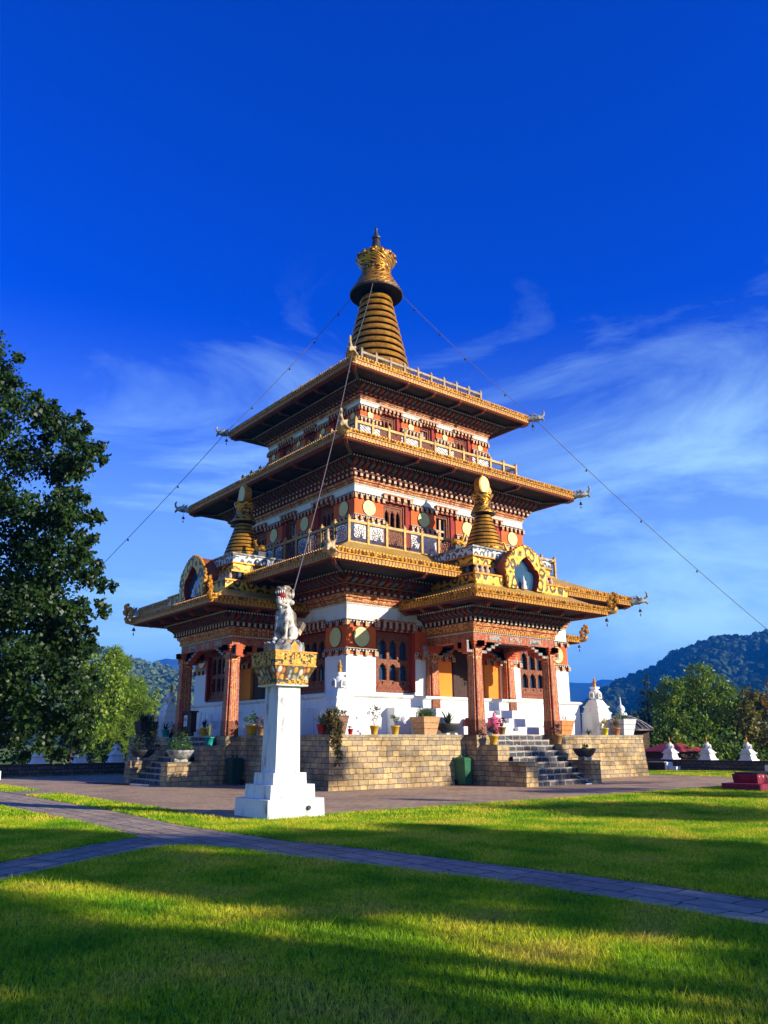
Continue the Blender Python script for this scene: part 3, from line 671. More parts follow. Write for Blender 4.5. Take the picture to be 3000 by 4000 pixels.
cw.lathe(0, 0, [(1.13, 28.60), (.9, 28.72), (.45, 28.80)], M['goldrelief'], 32, cap=False)
for k in range(13):
    t = 2*math.pi*k/13; c, s_ = math.cos(t), math.sin(t)
    for dz, w_ in ((-.12, .16), (-.02, .11), (.07, .055)):
        cw.ball((1.08*c, 1.08*s_, 28.62+dz), w_, M['goldrelief'], 8, sc=(1, 1, .9))
cw.build('crown', spire)
fn = MB(); fn.lathe(0, 0, [(.62, 28.72), (.52, 28.95), (.42, 29.15), (.30, 29.28)], M['gold'], 24)
for k in range(8):
    t = 2*math.pi*k/8; fn.ball((.40*math.cos(t), .40*math.sin(t), 29.12), .11, M['gold'], 8, sc=(1, 1, 1.3))
fn.lathe(0, 0, [(.31, 29.25), (.26, 29.5), (.20, 29.86)], M['bronze'], 20)
fn.lathe(0, 0, [(.12, 29.86), (.26, 29.96), (.27, 30.02), (.12, 30.10)], M['bronze'], 10, smooth=False)
fn.lathe(0, 0, [(.05, 30.1), (.12, 30.2), (.13, 30.28), (.06, 30.36), (.09, 30.42), (.05, 30.5), (.09, 30.6), (.09, 30.64), (.03, 30.72), (.005, 30.86)], M['bronze'], 14)
fn.build('finial', spire)

# porticoes -----------------------------------------------------------------
def portico(swap, flipx, full=True):
    YW = -6.65
    base = MB()
    # beam ring, ceiling
    rb = (-2.22, 2.22, -9.2, YW)
    base.box(-2.42, 2.42, -9.38, -9.02, 5.42, 5.76, M['colpaint'])
    base.box(-2.42, -2.04, -9.02, YW, 5.42, 5.76, M['colpaint']); base.box(2.04, 2.42, -9.02, YW, 5.42, 5.76, M['colpaint'])
    for a in (-1.2, 0, 1.2): base.box(a-.35, a+.35, -9.40, -9.38, 5.50, 5.70, M['capornate'])
    base.box(-.16, .16, -9.41, -9.38, 5.52, 5.68, M['frieze'])
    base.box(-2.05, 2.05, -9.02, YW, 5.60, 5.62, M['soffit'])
    po = base.build('portico', temple, swap=swap, flipx=flipx)
    rc = (-2.40, 2.40, -9.38, YW)
    spec = [('band', .02, 5.76, .02, 5.79, 'blockwhite'), ('blk', .02, 5.755, 5.80, .03, .045, .10, 'bead', 'bead'), ('band', .02, 5.79, .05, 5.86, 'blockred'), ('blk', .03, 5.80, 5.88, .06, .08, .12, 'noseorange', 'goldpaint'),
            ('band', .05, 5.86, .10, 6.0, 'frieze'), ('band', .10, 6.0, .16, 6.02, 'goldpaint'), ('band', .16, 6.02, .19, 6.15, 'frieze')]
    spec += [('band', .19, 6.15, .19, 6.34, 'blockdark'), ('blk', .19, 6.17, 6.33, .13, .12, .26, 'blockdark', 'blockwhite'), ('band', .19, 6.34, .34, 6.34, 'woodplain'), ('band', .34, 6.34, .34, 6.38, 'woodplain'),
             ('band', .32, 6.38, .40, 6.52, 'blockdark'), ('band', .40, 6.52, .58, 6.64, 'blockdark'), ('blk', .30, 6.39, 6.64, .30, .17, .27, 'noseorange', 'noseorange', .12, 'greyblue'),
             ('band', .58, 6.64, .62, 6.64, 'blockdark'), ('band', .62, 6.64, .62, 6.72, 'wooddark'), ('blk', .62, 6.65, 6.71, .025, .05, .13, 'bead', 'bead'), ('cap', .62, 6.72, 'wooddark', False)]
    cornice('portico_cornice', rc, False, 0, spec, po, swap, flipx)
    # roof slab
    rr = (-2.22, 2.22, -9.38, YW); rf = roof((-2.2, 2.2, -9.36, YW), False, 0, 6.78, 1.83, 6.81, 7.10, .72, 7.58, 'tileroof', swap, flipx, parent=po)
    if full: pass
    eb = MB()
    for (px, py, dx, dy) in [(-2.9+1.45*k, -9.9, 0, -1) for k in range(5)]+[(-2.9, -9.0+1.1*k, -1, 0) for k in range(3)]+[(2.9, -9.0+1.1*k, 1, 0) for k in range(3)]:
        b = MB(); sx, sy = -dy, dx
        def q(s_, w, z): return (px+sx*s_+dx*w, py+sy*s_+dy*w, z)
        hw = .09
        for w0, w1, za, zb, m in ((.1, .8, 6.70, 6.60, M['greyblue']), (.8, 1.02, 6.58, 6.74, M['noseorange'])):
            b.face([q(-hw, w0, za), q(-hw, w1, zb), q(hw, w1, zb), q(hw, w0, za)], m); b.face([q(-hw, w0, za), q(-hw, w0, 6.8), q(-hw, w1, 6.8), q(-hw, w1, zb)], M['noseorange']); b.face([q(hw, w1, zb), q(hw, w1, 6.8), q(hw, w0, 6.8), q(hw, w0, za)], M['noseorange']); b.face([q(-hw, w1, zb), q(-hw, w1, 6.8), q(hw, w1, 6.8), q(hw, w1, zb)], m)
            b.face([q(-hw, w0, za), q(hw, w0, za), q(hw, w0, 6.8), q(-hw, w0, 6.8)], m)
        b.build('rafter_end', po, swap=swap, flipx=flipx)
    # stepped attic behind the eave
    st = MB(); r0 = (-2.4, 2.4, -9.6, YW)
    st.box(-2.86, 2.86, -10.06, YW, 7.45, 7.60, M['goldpaint']); 
    for sx in (-1, 1):
        xa, xb = sorted((sx*1.0, sx*2.8)); st.box(xa, xb, -10.0, YW, 7.6, 7.98, M['scroll']); xa, xb = sorted((sx*1.0, sx*2.85)); st.box(xa, xb, -10.05, YW, 7.98, 8.05, M['goldpaint'])
    st.box(-1.0, 1.0, -9.50, YW, 7.6, 8.05, M['ochredark'])
    st.box(-2.40, 2.40, -9.50, YW, 8.05, 8.12, M['goldpaint'])
    st.box(-2.40, 2.40, -9.50, YW, 8.12, 8.46, M['dark'])
    st.box(-2.50, 2.50, -9.60, YW, 8.46, 8.54, M['goldpaint']); st.box(-2.36, 2.36, -9.46, YW, 8.54, 8.84, M['scroll'])
    st.box(-2.44, 2.44, -9.54, YW, 8.84, 8.90, M['goldpaint']); st.box(-2.40, 2.40, -9.50, YW, 8.90, 9.22, M['greylotus']); st.box(-2.46, 2.46, -9.56, YW, 9.22, 9.29, M['stonegrey'])
    # stout balusters
    for a in [-2.28+.304*k for k in range(16)]: st.lathe(a, -9.53, [(.06, 8.12), (.11, 8.20), (.12, 8.30), (.07, 8.38), (.10, 8.46)], M['blockwhite'], 8)
    for sx in (-1, 1):
        for b_ in [-9.2+.32*k for k in range(8)]: st.lathe(sx*2.43, b_, [(.06, 8.12), (.11, 8.20), (.12, 8.30), (.07, 8.38), (.10, 8.46)], M['greyblue'], 8)
    st.build('stepped_attic', po, swap=swap, flipx=flipx)
    # small ringed spire
    s2 = MB(); s2.lathe(0, -7.8, [(.95, 9.29), (.95, 9.36), (.84, 9.42), (.86, 9.60), (.92, 9.64), (.90, 9.72)], M['goldrelief'], 32)
    ss = s2.build('portico_spire', po, swap=swap, flipx=flipx)
    c2 = MB(); n2 = 9; za, zb = 9.72, 11.32; ra_, rb_ = .86, .33
    for k in range(n2):
        a = za+(zb-za)*k/n2; b_ = za+(zb-za)*(k+1)/n2; r1 = ra_+(rb_-ra_)*k/n2; r2 = ra_+(rb_-ra_)*(k+.8)/n2; bb = a+(b_-a)*.80
        c2.lathe(0, -7.8, [(r1+.02, a+.01), (r2+.02, bb-.01), (r2-.06, bb)], M['gold'], 32, smooth=False); rn = ra_+(rb_-ra_)*(k+1)/n2; c2.lathe(0, -7.8, [(r2-.06, bb), (rn-.05, b_), (rn+.02, b_+.011)], M['dark'], 32, cap=False, smooth=False)  # dark strips paint the shade under each small gilt ring
    c2.build('ringed_cone', ss, swap=swap, flipx=flipx)
    k2 = MB(); k2.lathe(0, -7.8, [(.28, 11.44), (.54, 11.34), (.56, 11.38)], M['bronze'], 28); k2.lathe(0, -7.8, [(.56, 11.38), (.55, 11.44), (.40, 11.72), (.35, 11.90)], M['goldrelief'], 28, cap=False)
    k2.lathe(0, -7.8, [(.36, 11.88), (.39, 11.92), (.36, 11.97), (.42, 12.08), (.49, 12.22), (.50, 12.28), (.2, 12.30)], M['goldrelief'], 24)
    for q in range(10):
        t = 2*math.pi*q/10; k2.ball((.43*math.cos(t), -7.8+.43*math.sin(t), 12.27), .055, M['goldrelief'], 6)
    k2.build('crown', ss, swap=swap, flipx=flipx)
    d2 = MB(); d2.prism([(x*.80, z) for x, z in circle_poly(0, 12.72, .42)], -7.97, -7.63, M['goldpaint']); d2.prism([(x*.70, z) for x, z in circle_poly(0, 12.72, .40)], -7.995, -7.97, M['disc'])
    d2.prism([(.30+.12*math.cos(t), 12.46+.22*math.sin(t)) for t in [2*math.pi*k/12 for k in range(12)]], -7.99, -7.62, M['goldpaint'])
    d2.lathe(0, -7.8, [(.06, 13.08), (.10, 13.16), (.07, 13.24), (.02, 13.28), (.006, 13.45)], M['gold'], 12); d2.build('sun_disc', ss, swap=swap, flipx=flipx)
    # arched dormer with scrolled face
    outer = [(1.12, 0), (1.20, .4), (1.26, .85), (1.14, 1.18), (.92, 1.36), (.74, 1.58), (.42, 1.78), (0, 1.90)]
    inner = [(.56, .02), (.70, .32), (.78, .68), (.69, .90), (.47, .95), (.42, 1.10), (.24, 1.27), (0, 1.42)]
    OP = outer+[(-x, z) for x, z in outer[-2::-1]]; IP = inner+[(-x, z) for x, z in inner[-2::-1]]
    dm = MB(); z0 = 7.58; yf, yb = -10.20, -10.06
    for k in range(len(OP)-1):
        a, b_, c, d = OP[k], OP[k+1], IP[k+1], IP[k]
        dm.face([(d[0], yf, z0+d[1]), (a[0], yf, z0+a[1]), (b_[0], yf, z0+b_[1]), (c[0], yf, z0+c[1])], M['scroll'])
        dm.face([(a[0], yf, z0+a[1]), (a[0], yb, z0+a[1]), (b_[0], yb, z0+b_[1]), (b_[0], yf, z0+b_[1])], M['goldpaint'])
        dm.face([(c[0], yf, z0+c[1]), (c[0], yb+.35, z0+c[1]), (d[0], yb+.35, z0+d[1]), (d[0], yf, z0+d[1])], M['ochredark'])
        dm.face([(a[0]*.95, yb, z0+a[1]*.97), (a[0]*.95, -8.3, z0+a[1]*.97), (b_[0]*.95, -8.3, z0+b_[1]*.97), (b_[0]*.95, yb, z0+b_[1]*.97)], M['redroof'])
    for k in range(0, len(OP)-1):
        a, b_ = OP[k], OP[k+1]
        for f in (.25, .75):
            x, z = a[0]+(b_[0]-a[0])*f, a[1]+(b_[1]-a[1])*f; dm.ball((x*1.0, yf+.05, z0+z), .075, M['goldpaint'], 6)
    do = dm.build('dormer', po, swap=swap, flipx=flipx)
    g = MB(); g.prism([(x*.99, z0+z*.99) for x, z in IP], yb+.10, yb+.12, M['glass']); g.build('dormer_pane', po, swap=swap, flipx=flipx)
    g = MB(); g.lathe(-.1, -10.10, [(.13, 7.62), (.11, 7.76), (.08, 7.80), (.10, 7.92), (.04, 8.0), (.01, 8.2)], M['white'], 12); g.build('window_figure', po, swap=swap, flipx=flipx)
    # corner ornaments of the gilt eave
    a1 = Vector((4.0, -11.15, 6.98)); 
    for sx in (-1, 1):
        fo = MB()
        ang = -math.pi/4 if sx > 0 else -3*math.pi/4
        T = Matrix.Translation((sx*4.02, -11.18, 6.98))@Matrix.Rotation(ang, 4, 'Z')
        def tb(pts, rr): fo.tube([tuple(T@Vector((x, 0, z))) for x, z in pts], rr, M['goldpaint'], 8)
        tb([(-.05, 0), (.08, -.08), (.24, -.03), (.32, .12), (.28, .28), (.24, .42), (.34, .54)], [.06, .09, .11, .10, .09, .08, .06])
        for cx, cz, r_ in ((.10, .20, .12), (.04, .38, .09), (.16, .54, .11), (.38, .40, .10), (.36, .66, .09), (.26, .74, .06), (-.02, .10, .06)):
            tb([(cx+r_*.8*math.cos(t), cz+r_*.8*math.sin(t)) for t in [q*.6 for q in range(11)]], [.045]*11); fo.ball(tuple(T@Vector((cx, 0, cz))), r_*.62, M['goldpaint'], 8)
        fo.build('scroll_finial', po, swap=swap, flipx=flipx)
    # columns
    for (cx, cy, eng) in ((-2.22, -9.2, 0), (2.22, -9.2, 0), (-2.33, -6.74, 1), (2.27, -6.74, 1)):
        c = MB(); zb0 = 1.835 if not eng else (2.86 if abs(cx) > 0 else 2.9)
        H0, H1 = .275, .225
        def prof(h): k = h*.30; return [(-h, -h+k), (-h+k, -h+k), (-h+k, -h), (h-k, -h), (h-k, -h+k), (h, -h+k), (h, h-k), (h-k, h-k), (h-k, h), (-h+k, h), (-h+k, h-k), (-h, h-k)]
        zt = 5.12
        zs_ = [zb0, zb0+.05, zb0+.55, zb0+.56, zt-.42, zt-.41, zt]
        hs_ = [H0+.02, H0+.02, H0+.012, H0, H1+.01, H1+.02, H1+.02]
        rows = [[(cx+x, cy+y, z) for x, y in prof(h)] for z, h in zip(zs_, hs_)]
        ms = ['wood', 'wood', 'colpaint', 'colpaint', 'frieze', 'frieze']
        for r_ in range(len(rows)-1):
            for k in range(12):
                j = (k+1) % 12; u0 = k*.13; L_ = .13 if (k % 3) else .35
                c.face([rows[r_][k], rows[r_][j], rows[r_+1][j], rows[r_+1][k]], M[ms[r_]])
        # thin painted fillets down the shaft faces
        for s_ in (-1, 1):
            for dx in (-.09, .0, .09):
                w_ = .010 if dx else .016
                hb, ht = H0+.002, H1+.004
                c.face([(cx+dx-w_, cy+s_*(hb+.001), zs_[3]), (cx+dx+w_, cy+s_*(hb+.001), zs_[3]), (cx+dx*.85+w_, cy+s_*(ht+.008), zs_[4]), (cx+dx*.85-w_, cy+s_*(ht+.008), zs_[4])][::int(-s_)], M['blockwhite'] if dx else M['goldpaint'])
                c.face([(cx+s_*(hb+.001), cy+dx-w_, zs_[3]), (cx+s_*(hb+.001), cy+dx+w_, zs_[3]), (cx+s_*(ht+.008), cy+dx*.85+w_, zs_[4]), (cx+s_*(ht+.008), cy+dx*.85-w_, zs_[4])], M['blockwhite'] if dx else M['goldpaint'])
        co = c.build('column', po, swap=swap, flipx=flipx)
        k_ = MB(); z = 5.12
        for q, (h, dz) in enumerate(((.26, .05), (.30, .05), (.28, .04), (.34, .06), (.32, .04), (.36, .05))):
            k_.box(cx-h, cx+h, cy-h, cy+h, z, z+dz+.001*q, M['capred']); z += dz
        # long scrolled bracket arms under the beam
        for s_ in (-1, 1):
            for st_, (e, zz) in enumerate(((.55, 4.96), (.80, 5.06), (1.02, 5.17), (1.22, 5.28), (1.42, 5.36))):
                x0_, x1_ = sorted((cx, cx+s_*e))
                if (eng and abs(cx+s_*e) > 2.9): continue
                if abs(cx+s_*e) > 2.9: x0_, x1_ = sorted((cx, cx+s_*.44))
                k_.box(x0_, x1_, cy-.15, cy+.15, zz+.006*st_, 5.42-.001*st_, M['capred'], front=M['capornate'] if st_ % 2 or st_ > 1 else M['capornate'])
            if not eng and s_ < 0: pass
        if not eng:
            for e, zz in ((.55, 4.965), (.80, 5.065), (1.02, 5.175)):
                k_.box(cx-.151, cx+.151, cy, cy+e, zz, 5.419, M['capred']); k_.box(cx-.149, cx+.149, cy-.44, cy, 5.2, 5.418, M['capred'])
        k_.build('capital', co, swap=swap, flipx=flipx) if False else k_.build('capital', po, swap=swap, flipx=flipx)
    return po
portico(False, False); portico(True, False); portico(True, True, False)
# ------------------------------------------------------------------ stone terrace with stairs
T0, T1, TZ = 9.05, 8.94, 1.83
terr = thing('stone_terrace', 'raised terrace of yellowish squared stone blocks carrying the temple', 'terrace')
b = MB()
cA = [(-T0, -T0), (T0, -T0), (T0, T0), (-T0, T0)]; cB = [(-T1, -T1), (T1, -T1), (T1, T1), (-T1, T1)]
for i in range(4):
    j = (i+1) % 4; L = 2*T0; q = [(*cA[i], -.05), (*cA[j], -.05), (*cB[j], TZ-.1), (*cB[i], TZ-.1)]
    b.face(q, M['brick'], uv=[(0, -.05), (L, -.05), (L-.11, TZ-.1), (.11, TZ-.1)])
for i in range(4):
    pass
b.band(sq(T1), True, 0, TZ-.1, .03, TZ-.1, M['capstone']); b.band(sq(T1), True, .03, TZ-.1, .03, TZ, M['capstone']); b.cap(sq(T1), True, .03, TZ, M['floor'])
b.build('terrace_wall', terr)
for sw in (False, True):
    for cx in (-2.23, 2.23):
        p = MB(); h0, h1 = .40, .36; y = -9.2
        for (x0, x1, X0, X1, y0, Y0) in ((cx-h0, cx+h0, cx-h1, cx+h1, -9.62, -9.54),):
            bot = [(x0, y0, -.05), (x1, y0, -.05), (x1, -8.7, -.05), (x0, -8.7, -.05)]; top = [(X0, Y0, TZ+.004), (X1, Y0, TZ+.004), (X1, -8.7, TZ+.004), (X0, -8.7, TZ+.004)]
            for k in range(4):
                j = (k+1) % 4; p.face([bot[k], bot[j], top[j], top[k]], M['brick'])
            p.face(top, M['capstone'])
        p.build('pilaster', terr, swap=sw)
    # cheek walls with stepped tops
    for (x0, x1, yb) in ((-2.42, -1.80, -9.5), (1.25, 1.84, -9.5)):
        p = MB()
        for (y0, y1, z) in ((-10.45, -8.9, 1.46), (-11.8, -10.45, .86)):
            p.box(x0, x1, y0, y1, -.05, z-.05, M['brick']); p.box(x0-.02, x1+.02, y0-.02 if y0 < -11 else y0, y1, z-.05, z, M['capstone'])
        p.build('cheek_wall', terr, swap=sw)
    s = MB(); n = 9
    for k in range(n):
        y0 = -11.7+k*.27; z = TZ/n*(k+1)
        s.face([(-1.8, y0, z-TZ/n), (1.25, y0, z-TZ/n), (1.25, y0, z), (-1.8, y0, z)], M['stepstone']); s.face([(-1.8, y0, z), (1.25, y0, z), (1.25, y0+.29, z), (-1.8, y0+.29, z)], M['stepstone'])
        s.box(-1.8, 1.25, y0-.012, y0+.03, z-.022, z+.004, M['blockwhite'])
    s.build('staircase', terr, swap=sw)

# ------------------------------------------------------------------ corner stupas
def stupa(loc, label, s=1.0, group=None):
    t = thing('white_stupa', label, 'stupa', loc, 0, group); m = M['white']
    b = MB()
    b.frustum(0, 0, 0, .72, .08, .70, m); b.frustum(0, 0, .08, .64, 1.00, .59, m); b.frustum(0, 0, 1.0, .63, 1.05, .63, m); b.frustum(0, 0, 1.05, .55, 1.26, .47, m); b.frustum(0, 0, 1.26, .50, 1.30, .52, m); b.frustum(0, 0, 1.30, .55, 1.35, .55, m)
    for k in range(5): b.frustum(0, 0, 1.35+.06*k, .47-.042*k, 1.41+.06*k, .455-.042*k, m)
    bo = b.build('stepped_base', t)
    d = MB(); d.lathe(0, 0, [(.21, 1.64), (.23, 1.67), (.30, 1.86), (.33, 1.98), (.29, 2.07), (.16, 2.13), (.12, 2.15)], m, 28); d.frustum(0, 0, 2.15, .15, 2.20, .20, m); d.frustum(0, 0, 2.20, .20, 2.27, .20, m)
    for an in (math.pi, -math.pi/2):
        c, s_ = math.cos(an), math.sin(an)
        for rad, dep, mm in ((.16, .36, M['white']), (.095, .375, M['stonegrey'])):
            P = [(-rad, 1.70), (rad, 1.70), (rad, 1.92), (rad*.7, 2.0), (0, 2.05), (-rad*.7, 2.0), (-rad, 1.92)]
            P = [(x, 1.85+(z-1.85)*(rad/.17)) for x, z in P]
            F = [(c*dep-s_*x, s_*dep+c*x, z) for x, z in P]; B = [(c*.3-s_*x, s_*.3+c*x, z) for x, z in P]
            d.face(F, mm)
            for k in range(len(P)): j = (k+1) % len(P); d.face([B[k], B[j], F[j], F[k]], mm)
    d.build('dome', t)
    g = MB(); g.lathe(0, 0, [(.115, 2.27), (.075, 2.42), (.06, 2.46), (.12, 2.47), (.10, 2.52), (.06, 2.57), (.09, 2.59), (.05, 2.64)], M['goldpaint'], 16); g.lathe(0, 0, [(.02, 2.64), (.05, 2.66), (.03, 2.70), (.004, 2.76)], M['blockwhite'], 10); g.build('gilt_spire', t)
    t.scale = (s*.82, s*.82, s); return t
stupa((-7.65, -7.65, TZ+.003), 'white stupa with small gilt spire standing before the near corner of the temple', .97)
stupa((7.5, -7.5, TZ+.003), 'white stupa with stepped top and gilt spire right of the temple on the terrace', .99)
stupa((-7.5, 7.5, TZ+.003), 'shaded white stupa at the left end of the terrace behind the notice board', .97)

# ------------------------------------------------------------------ lion pillars
def lion(name, loc, ang, label):
    m, t, b_ = newmat('weathered_lion_paint'); setp(b_, .8)
    n = noise_node(t, 6, 8); r_ = ramp(t, n.outputs['Fac'], [(.34, (.08, .065, .05)), (.44, (.36, .32, .26)), (.56, (.66, .61, .52))]); 
    tcn = t.nodes.new('ShaderNodeTexCoord'); sp_ = t.nodes.new('ShaderNodeSeparateXYZ'); t.links.new(tcn.outputs['Object'], sp_.inputs[0])
    # mane top, flanks and tail carry dark brown paint
    mr = t.nodes.new('ShaderNodeMapRange'); mr.inputs['From Min'].default_value = 1.10; mr.inputs['From Max'].default_value = 1.16; t.links.new(sp_.outputs['Z'], mr.inputs['Value'])
    mr2 = t.nodes.new('ShaderNodeMapRange'); mr2.inputs['From Min'].default_value = -.22; mr2.inputs['From Max'].default_value = -.34; t.links.new(sp_.outputs['X'], mr2.inputs['Value'])
    mxx = t.nodes.new('ShaderNodeMath'); mxx.operation = 'MAXIMUM'; t.links.new(mr.outputs[0], mxx.inputs[0]); t.links.new(mr2.outputs[0], mxx.inputs[1])
    ml = t.nodes.new('ShaderNodeMath'); ml.operation = 'MULTIPLY'; ml.inputs[1].default_value = .75; t.links.new(mxx.outputs[0], ml.inputs[0])
    mx_ = t.nodes.new('ShaderNodeMixRGB'); mx_.inputs['Color2'].default_value = (.13, .085, .045, 1); t.links.new(ml.outputs[0], mx_.inputs['Fac']); t.links.new(r_.outputs[0], mx_.inputs['Color1']); t.links.new(mx_.outputs[0], b_.inputs['Base Color'])
    root = thing(name, label, 'statue', loc, ang)
    P = [((-.12, 0, .30), .20, (.05, 0, .72), .165), ('e', (-.17, 0, .22), (.22, .22, .20)), ('e', (.04, 0, .74), (.15, .17, .19)), ((.06, 0, .82), .14, (.08, 0, 1.0), .13),
         # forelegs
         ((.10, -.11, .66), .085, (.16, -.12, .30), .058), ((.16, -.12, .30), .058, (.17, -.12, .05), .055), ('e', (.21, -.12, .035), (.10, .07, .045)),
         ((.10, .11, .66), .085, (.16, .12, .30), .058), ((.16, .12, .30), .058, (.17, .12, .05), .055), ('e', (.21, .12, .035), (.10, .07, .045)),
         # haunches and hind feet
         ('e', (-.10, -.18, .20), (.17, .10, .18)), ('e', (-.10, .18, .20), (.17, .10, .18)), ((-.05, -.21, .06), .055, (.12, -.22, .04), .05), ((-.05, .21, .06), .055, (.12, .22, .04), .05),
         # head: skull, brow, snout, jaw
         ('e', (.06, 0, 1.08), (.17, .185, .19)), ('e', (.18, 0, 1.20), (.13, .15, .06)), ((.12, -.05, 1.20), .075, (.30, -.04, 1.20), .05), ((.12, .05, 1.20), .075, (.30, .04, 1.20), .05), ((.08, 0, .93), .12, (.25, 0, .905), .075), ((.10, -.09, .93), .06, (.22, -.07, .93), .045), ((.10, .09, .93), .06, (.22, .07, .93), .045),
         ('e', (.04, 0, 1.26), (.17, .16, .06)), ((.20, -.09, 1.27), .04, (.08, -.13, 1.28), .035), ((.20, .09, 1.27), .04, (.08, .13, 1.28), .035), ('e', (.33, 0, 1.23), (.04, .07, .045)),
         ('e', (.0, -.20, 1.13), (.055, .035, .12)), ('e', (.0, .20, 1.13), (.055, .035, .12)), ((-.02, -.16, .92), .07, (-.02, .16, .92), .07), ('e', (.10, 0, .84), (.15, .16, .06)),
         # tail plume
         ((-.32, 0, .2), .06, (-.38, 0, .42), .07), ((-.38, 0, .42), .09, (-.33, 0, .66), .085), ('e', (-.31, 0, .60), (.10, .12, .17)), ((-.34, 0, .70), .05, (-.24, 0, .80), .03)]
    bd = sculpt('body', P, m, root, .012, 2)
    f = MB(); red = plain('mouth_red', (.35, .02, .015), rough=.5, bump=0)
    f.ball((.19, 0, 1.06), .13, red, 12, sc=(.8, 1.0, .78)); f.ball((.30, 0, 1.01), .06, M['blockwhite'], 8, sc=(1.0, .8, .4))
    for k in range(7):
        a = (k-3)*.040; dx = -abs(k-3)**1.5*.014
        f.lathe(.325+dx, a, [(.005, 1.105), (.020, 1.15), (.020, 1.18)], M['white'], 6); f.lathe(.295+dx, a*.9, [(.020, .955), (.005, 1.01)], M['white'], 6)
    f.build('mouth', root)
    e = MB()
    for s_ in (-1, 1): e.ball((.215, s_*.105, 1.225), .035, M['white'], 8); e.ball((.240, s_*.108, 1.228), .018, M['dark'], 6)
    e.build('eyes', root)
    sc_ = MB()
    for k in range(5):
        for q in range(2): sc_.ball((.165-.02*q, (-.11 if k % 2 else .11)+(k-2)*.01, .60+.045*k), .03, M['greyblue'], 6, sc=(.5, 1, .8))
    sc_.tube([(.17+.02*math.cos(t*2), .15*math.sin(t), .90-.05*math.cos(t)) for t in [-1.2+.24*k for k in range(11)]], .018, M['goldpaint'], 6); sc_.ball((.215, 0, .80), .04, M['white'], 8, sc=(.7, 1, 1.3))
    sc_.build('collar_and_bell', root)
    return root
def lion_pillar(loc, rz, label, llabel, lang):
    t = thing('stone_pillar', label, 'pillar', loc, rz)
    p = MB(); w = M['wwhite']
    p.frustum(0, 0, -.05, .735, .39, .72, w); p.frustum(0, 0, .39, .575, .68, .565, w); p.frustum(0, 0, .68, .435, .925, .425, w); p.build('stepped_plinth', t)
    s = MB(); s.frustum(0, 0, .925, .318, 2.83, .292, w); s.build('shaft', t)
    c = MB()
    c.frustum(0, 0, 2.83, .42, 2.86, .43, M['white'])
    c.frustum(0, 0, 2.86, .42, 2.99, .425, M['scroll2']); c.frustum(0, 0, 2.99, .42, 3.27, .55, M['petals']); c.frustum(0, 0, 3.27, .56, 3.30, .56, M['goldpaint']); c.frustum(0, 0, 3.30, .545, 3.58, .555, M['scroll2']); c.frustum(0, 0, 3.58, .57, 3.61, .57, M['goldpaint'])
    c.build('carved_capital', t)
    r_ = MB(); 
    for ring_, (rad, zt, n_) in enumerate(((.47, .24, 16), (.36, .30, 12))):
        for k in range(n_):
            a = 2*math.pi*k/n_+ring_*.2; cx, cy = rad*math.cos(a), rad*math.sin(a); w_ = .10
            f = [(-w_, 0), (w_, 0), (w_*.95, zt*.6), (0, zt), (-w_*.95, zt*.6)]
            F = [(cx-math.sin(a)*x, cy+math.cos(a)*x, 3.61+z) for x, z in f]; Bk = [(cx*.8-math.sin(a)*x, cy*.8+math.cos(a)*x, 3.61+z) for x, z in f]
            r_.face(F, M['stonegrey'] if (k % 4) else M['goldpaint'])
            for q in range(5): j = (q+1) % 5; r_.face([Bk[q], Bk[j], F[j], F[q]], M['stonegrey'])
    r_.lathe(0, 0, [(.40, 3.61), (.36, 3.80), (.30, 3.89)], M['stonegrey'], 16); r_.build('lotus_base', t)
    lion('lion_statue', (loc[0], loc[1], loc[2]+3.885), lang, llabel)
    return t
def petalsmat():
    m, t, b_ = newmat('carved_petals'); setp(b_, .75); tcn = t.nodes.new('ShaderNodeTexCoord'); mpn = t.nodes.new('ShaderNodeMapping'); mpn.inputs['Scale'].default_value = (5.5, 4.2, 1); t.links.new(tcn.outputs['UV'], mpn.inputs[0])
    vo = t.nodes.new('ShaderNodeTexVoronoi'); vo.inputs['Scale'].default_value = 1.6; vo.inputs['Randomness'].default_value = .6; t.links.new(mpn.outputs[0], vo.inputs['Vector'])
    sc = t.nodes.new('ShaderNodeSeparateColor'); t.links.new(vo.outputs['Color'], sc.inputs[0]); r_ = ramp(t, sc.outputs[0], [(0, (.50, .52, .46)), (.3, (.62, .36, .08)), (.45, (.55, .20, .08)), (.6, (.48, .50, .48)), (.8, (.66, .62, .50))], 'CONSTANT')
    r2 = ramp(t, vo.outputs['Distance'], [(.42, (1, 1, 1)), (.60, (.12, .10, .09))]); mm = t.nodes.new('ShaderNodeMixRGB'); mm.blend_type = 'MULTIPLY'; mm.inputs['Fac'].default_value = .9; t.links.new(r_.outputs[0], mm.inputs['Color1']); t.links.new(r2.outputs[0], mm.inputs['Color2']); t.links.new(mm.outputs[0], b_.inputs['Base Color']); addbump(t, b_, vo.outputs['Distance'], .8, -.03); return m
M['petals'] = petalsmat()
M['scroll2'] = ornate('gold_vine_scroll', [(0, (.76, .38, .03)), (.34, (.05, .04, .03)), (.66, (.74, .36, .03)), (.82, (.45, .12, .03)), (.88, (.82, .50, .08))], 14, bump=.6)
lion_pillar((-14.92, -15.66, 0), 0, 'white square stone pillar on a stepped plinth with carved golden capital at the lawn edge', 'seated grey white stone lion with open red mouth on the near pillar', R(206))
lion_pillar((16.25, -12.0, 0), 0, 'white stone pillar mostly beyond the right edge, only its carved top near the frame', 'dark lion head peeking in at the right edge of the view', R(-45))
lion_pillar((-15.9, 8.3, 0), 0, 'white stepped pillar at far left half hidden by hanging leaves', 'stone lion on the far left pillar hidden among the tree leaves', R(135))
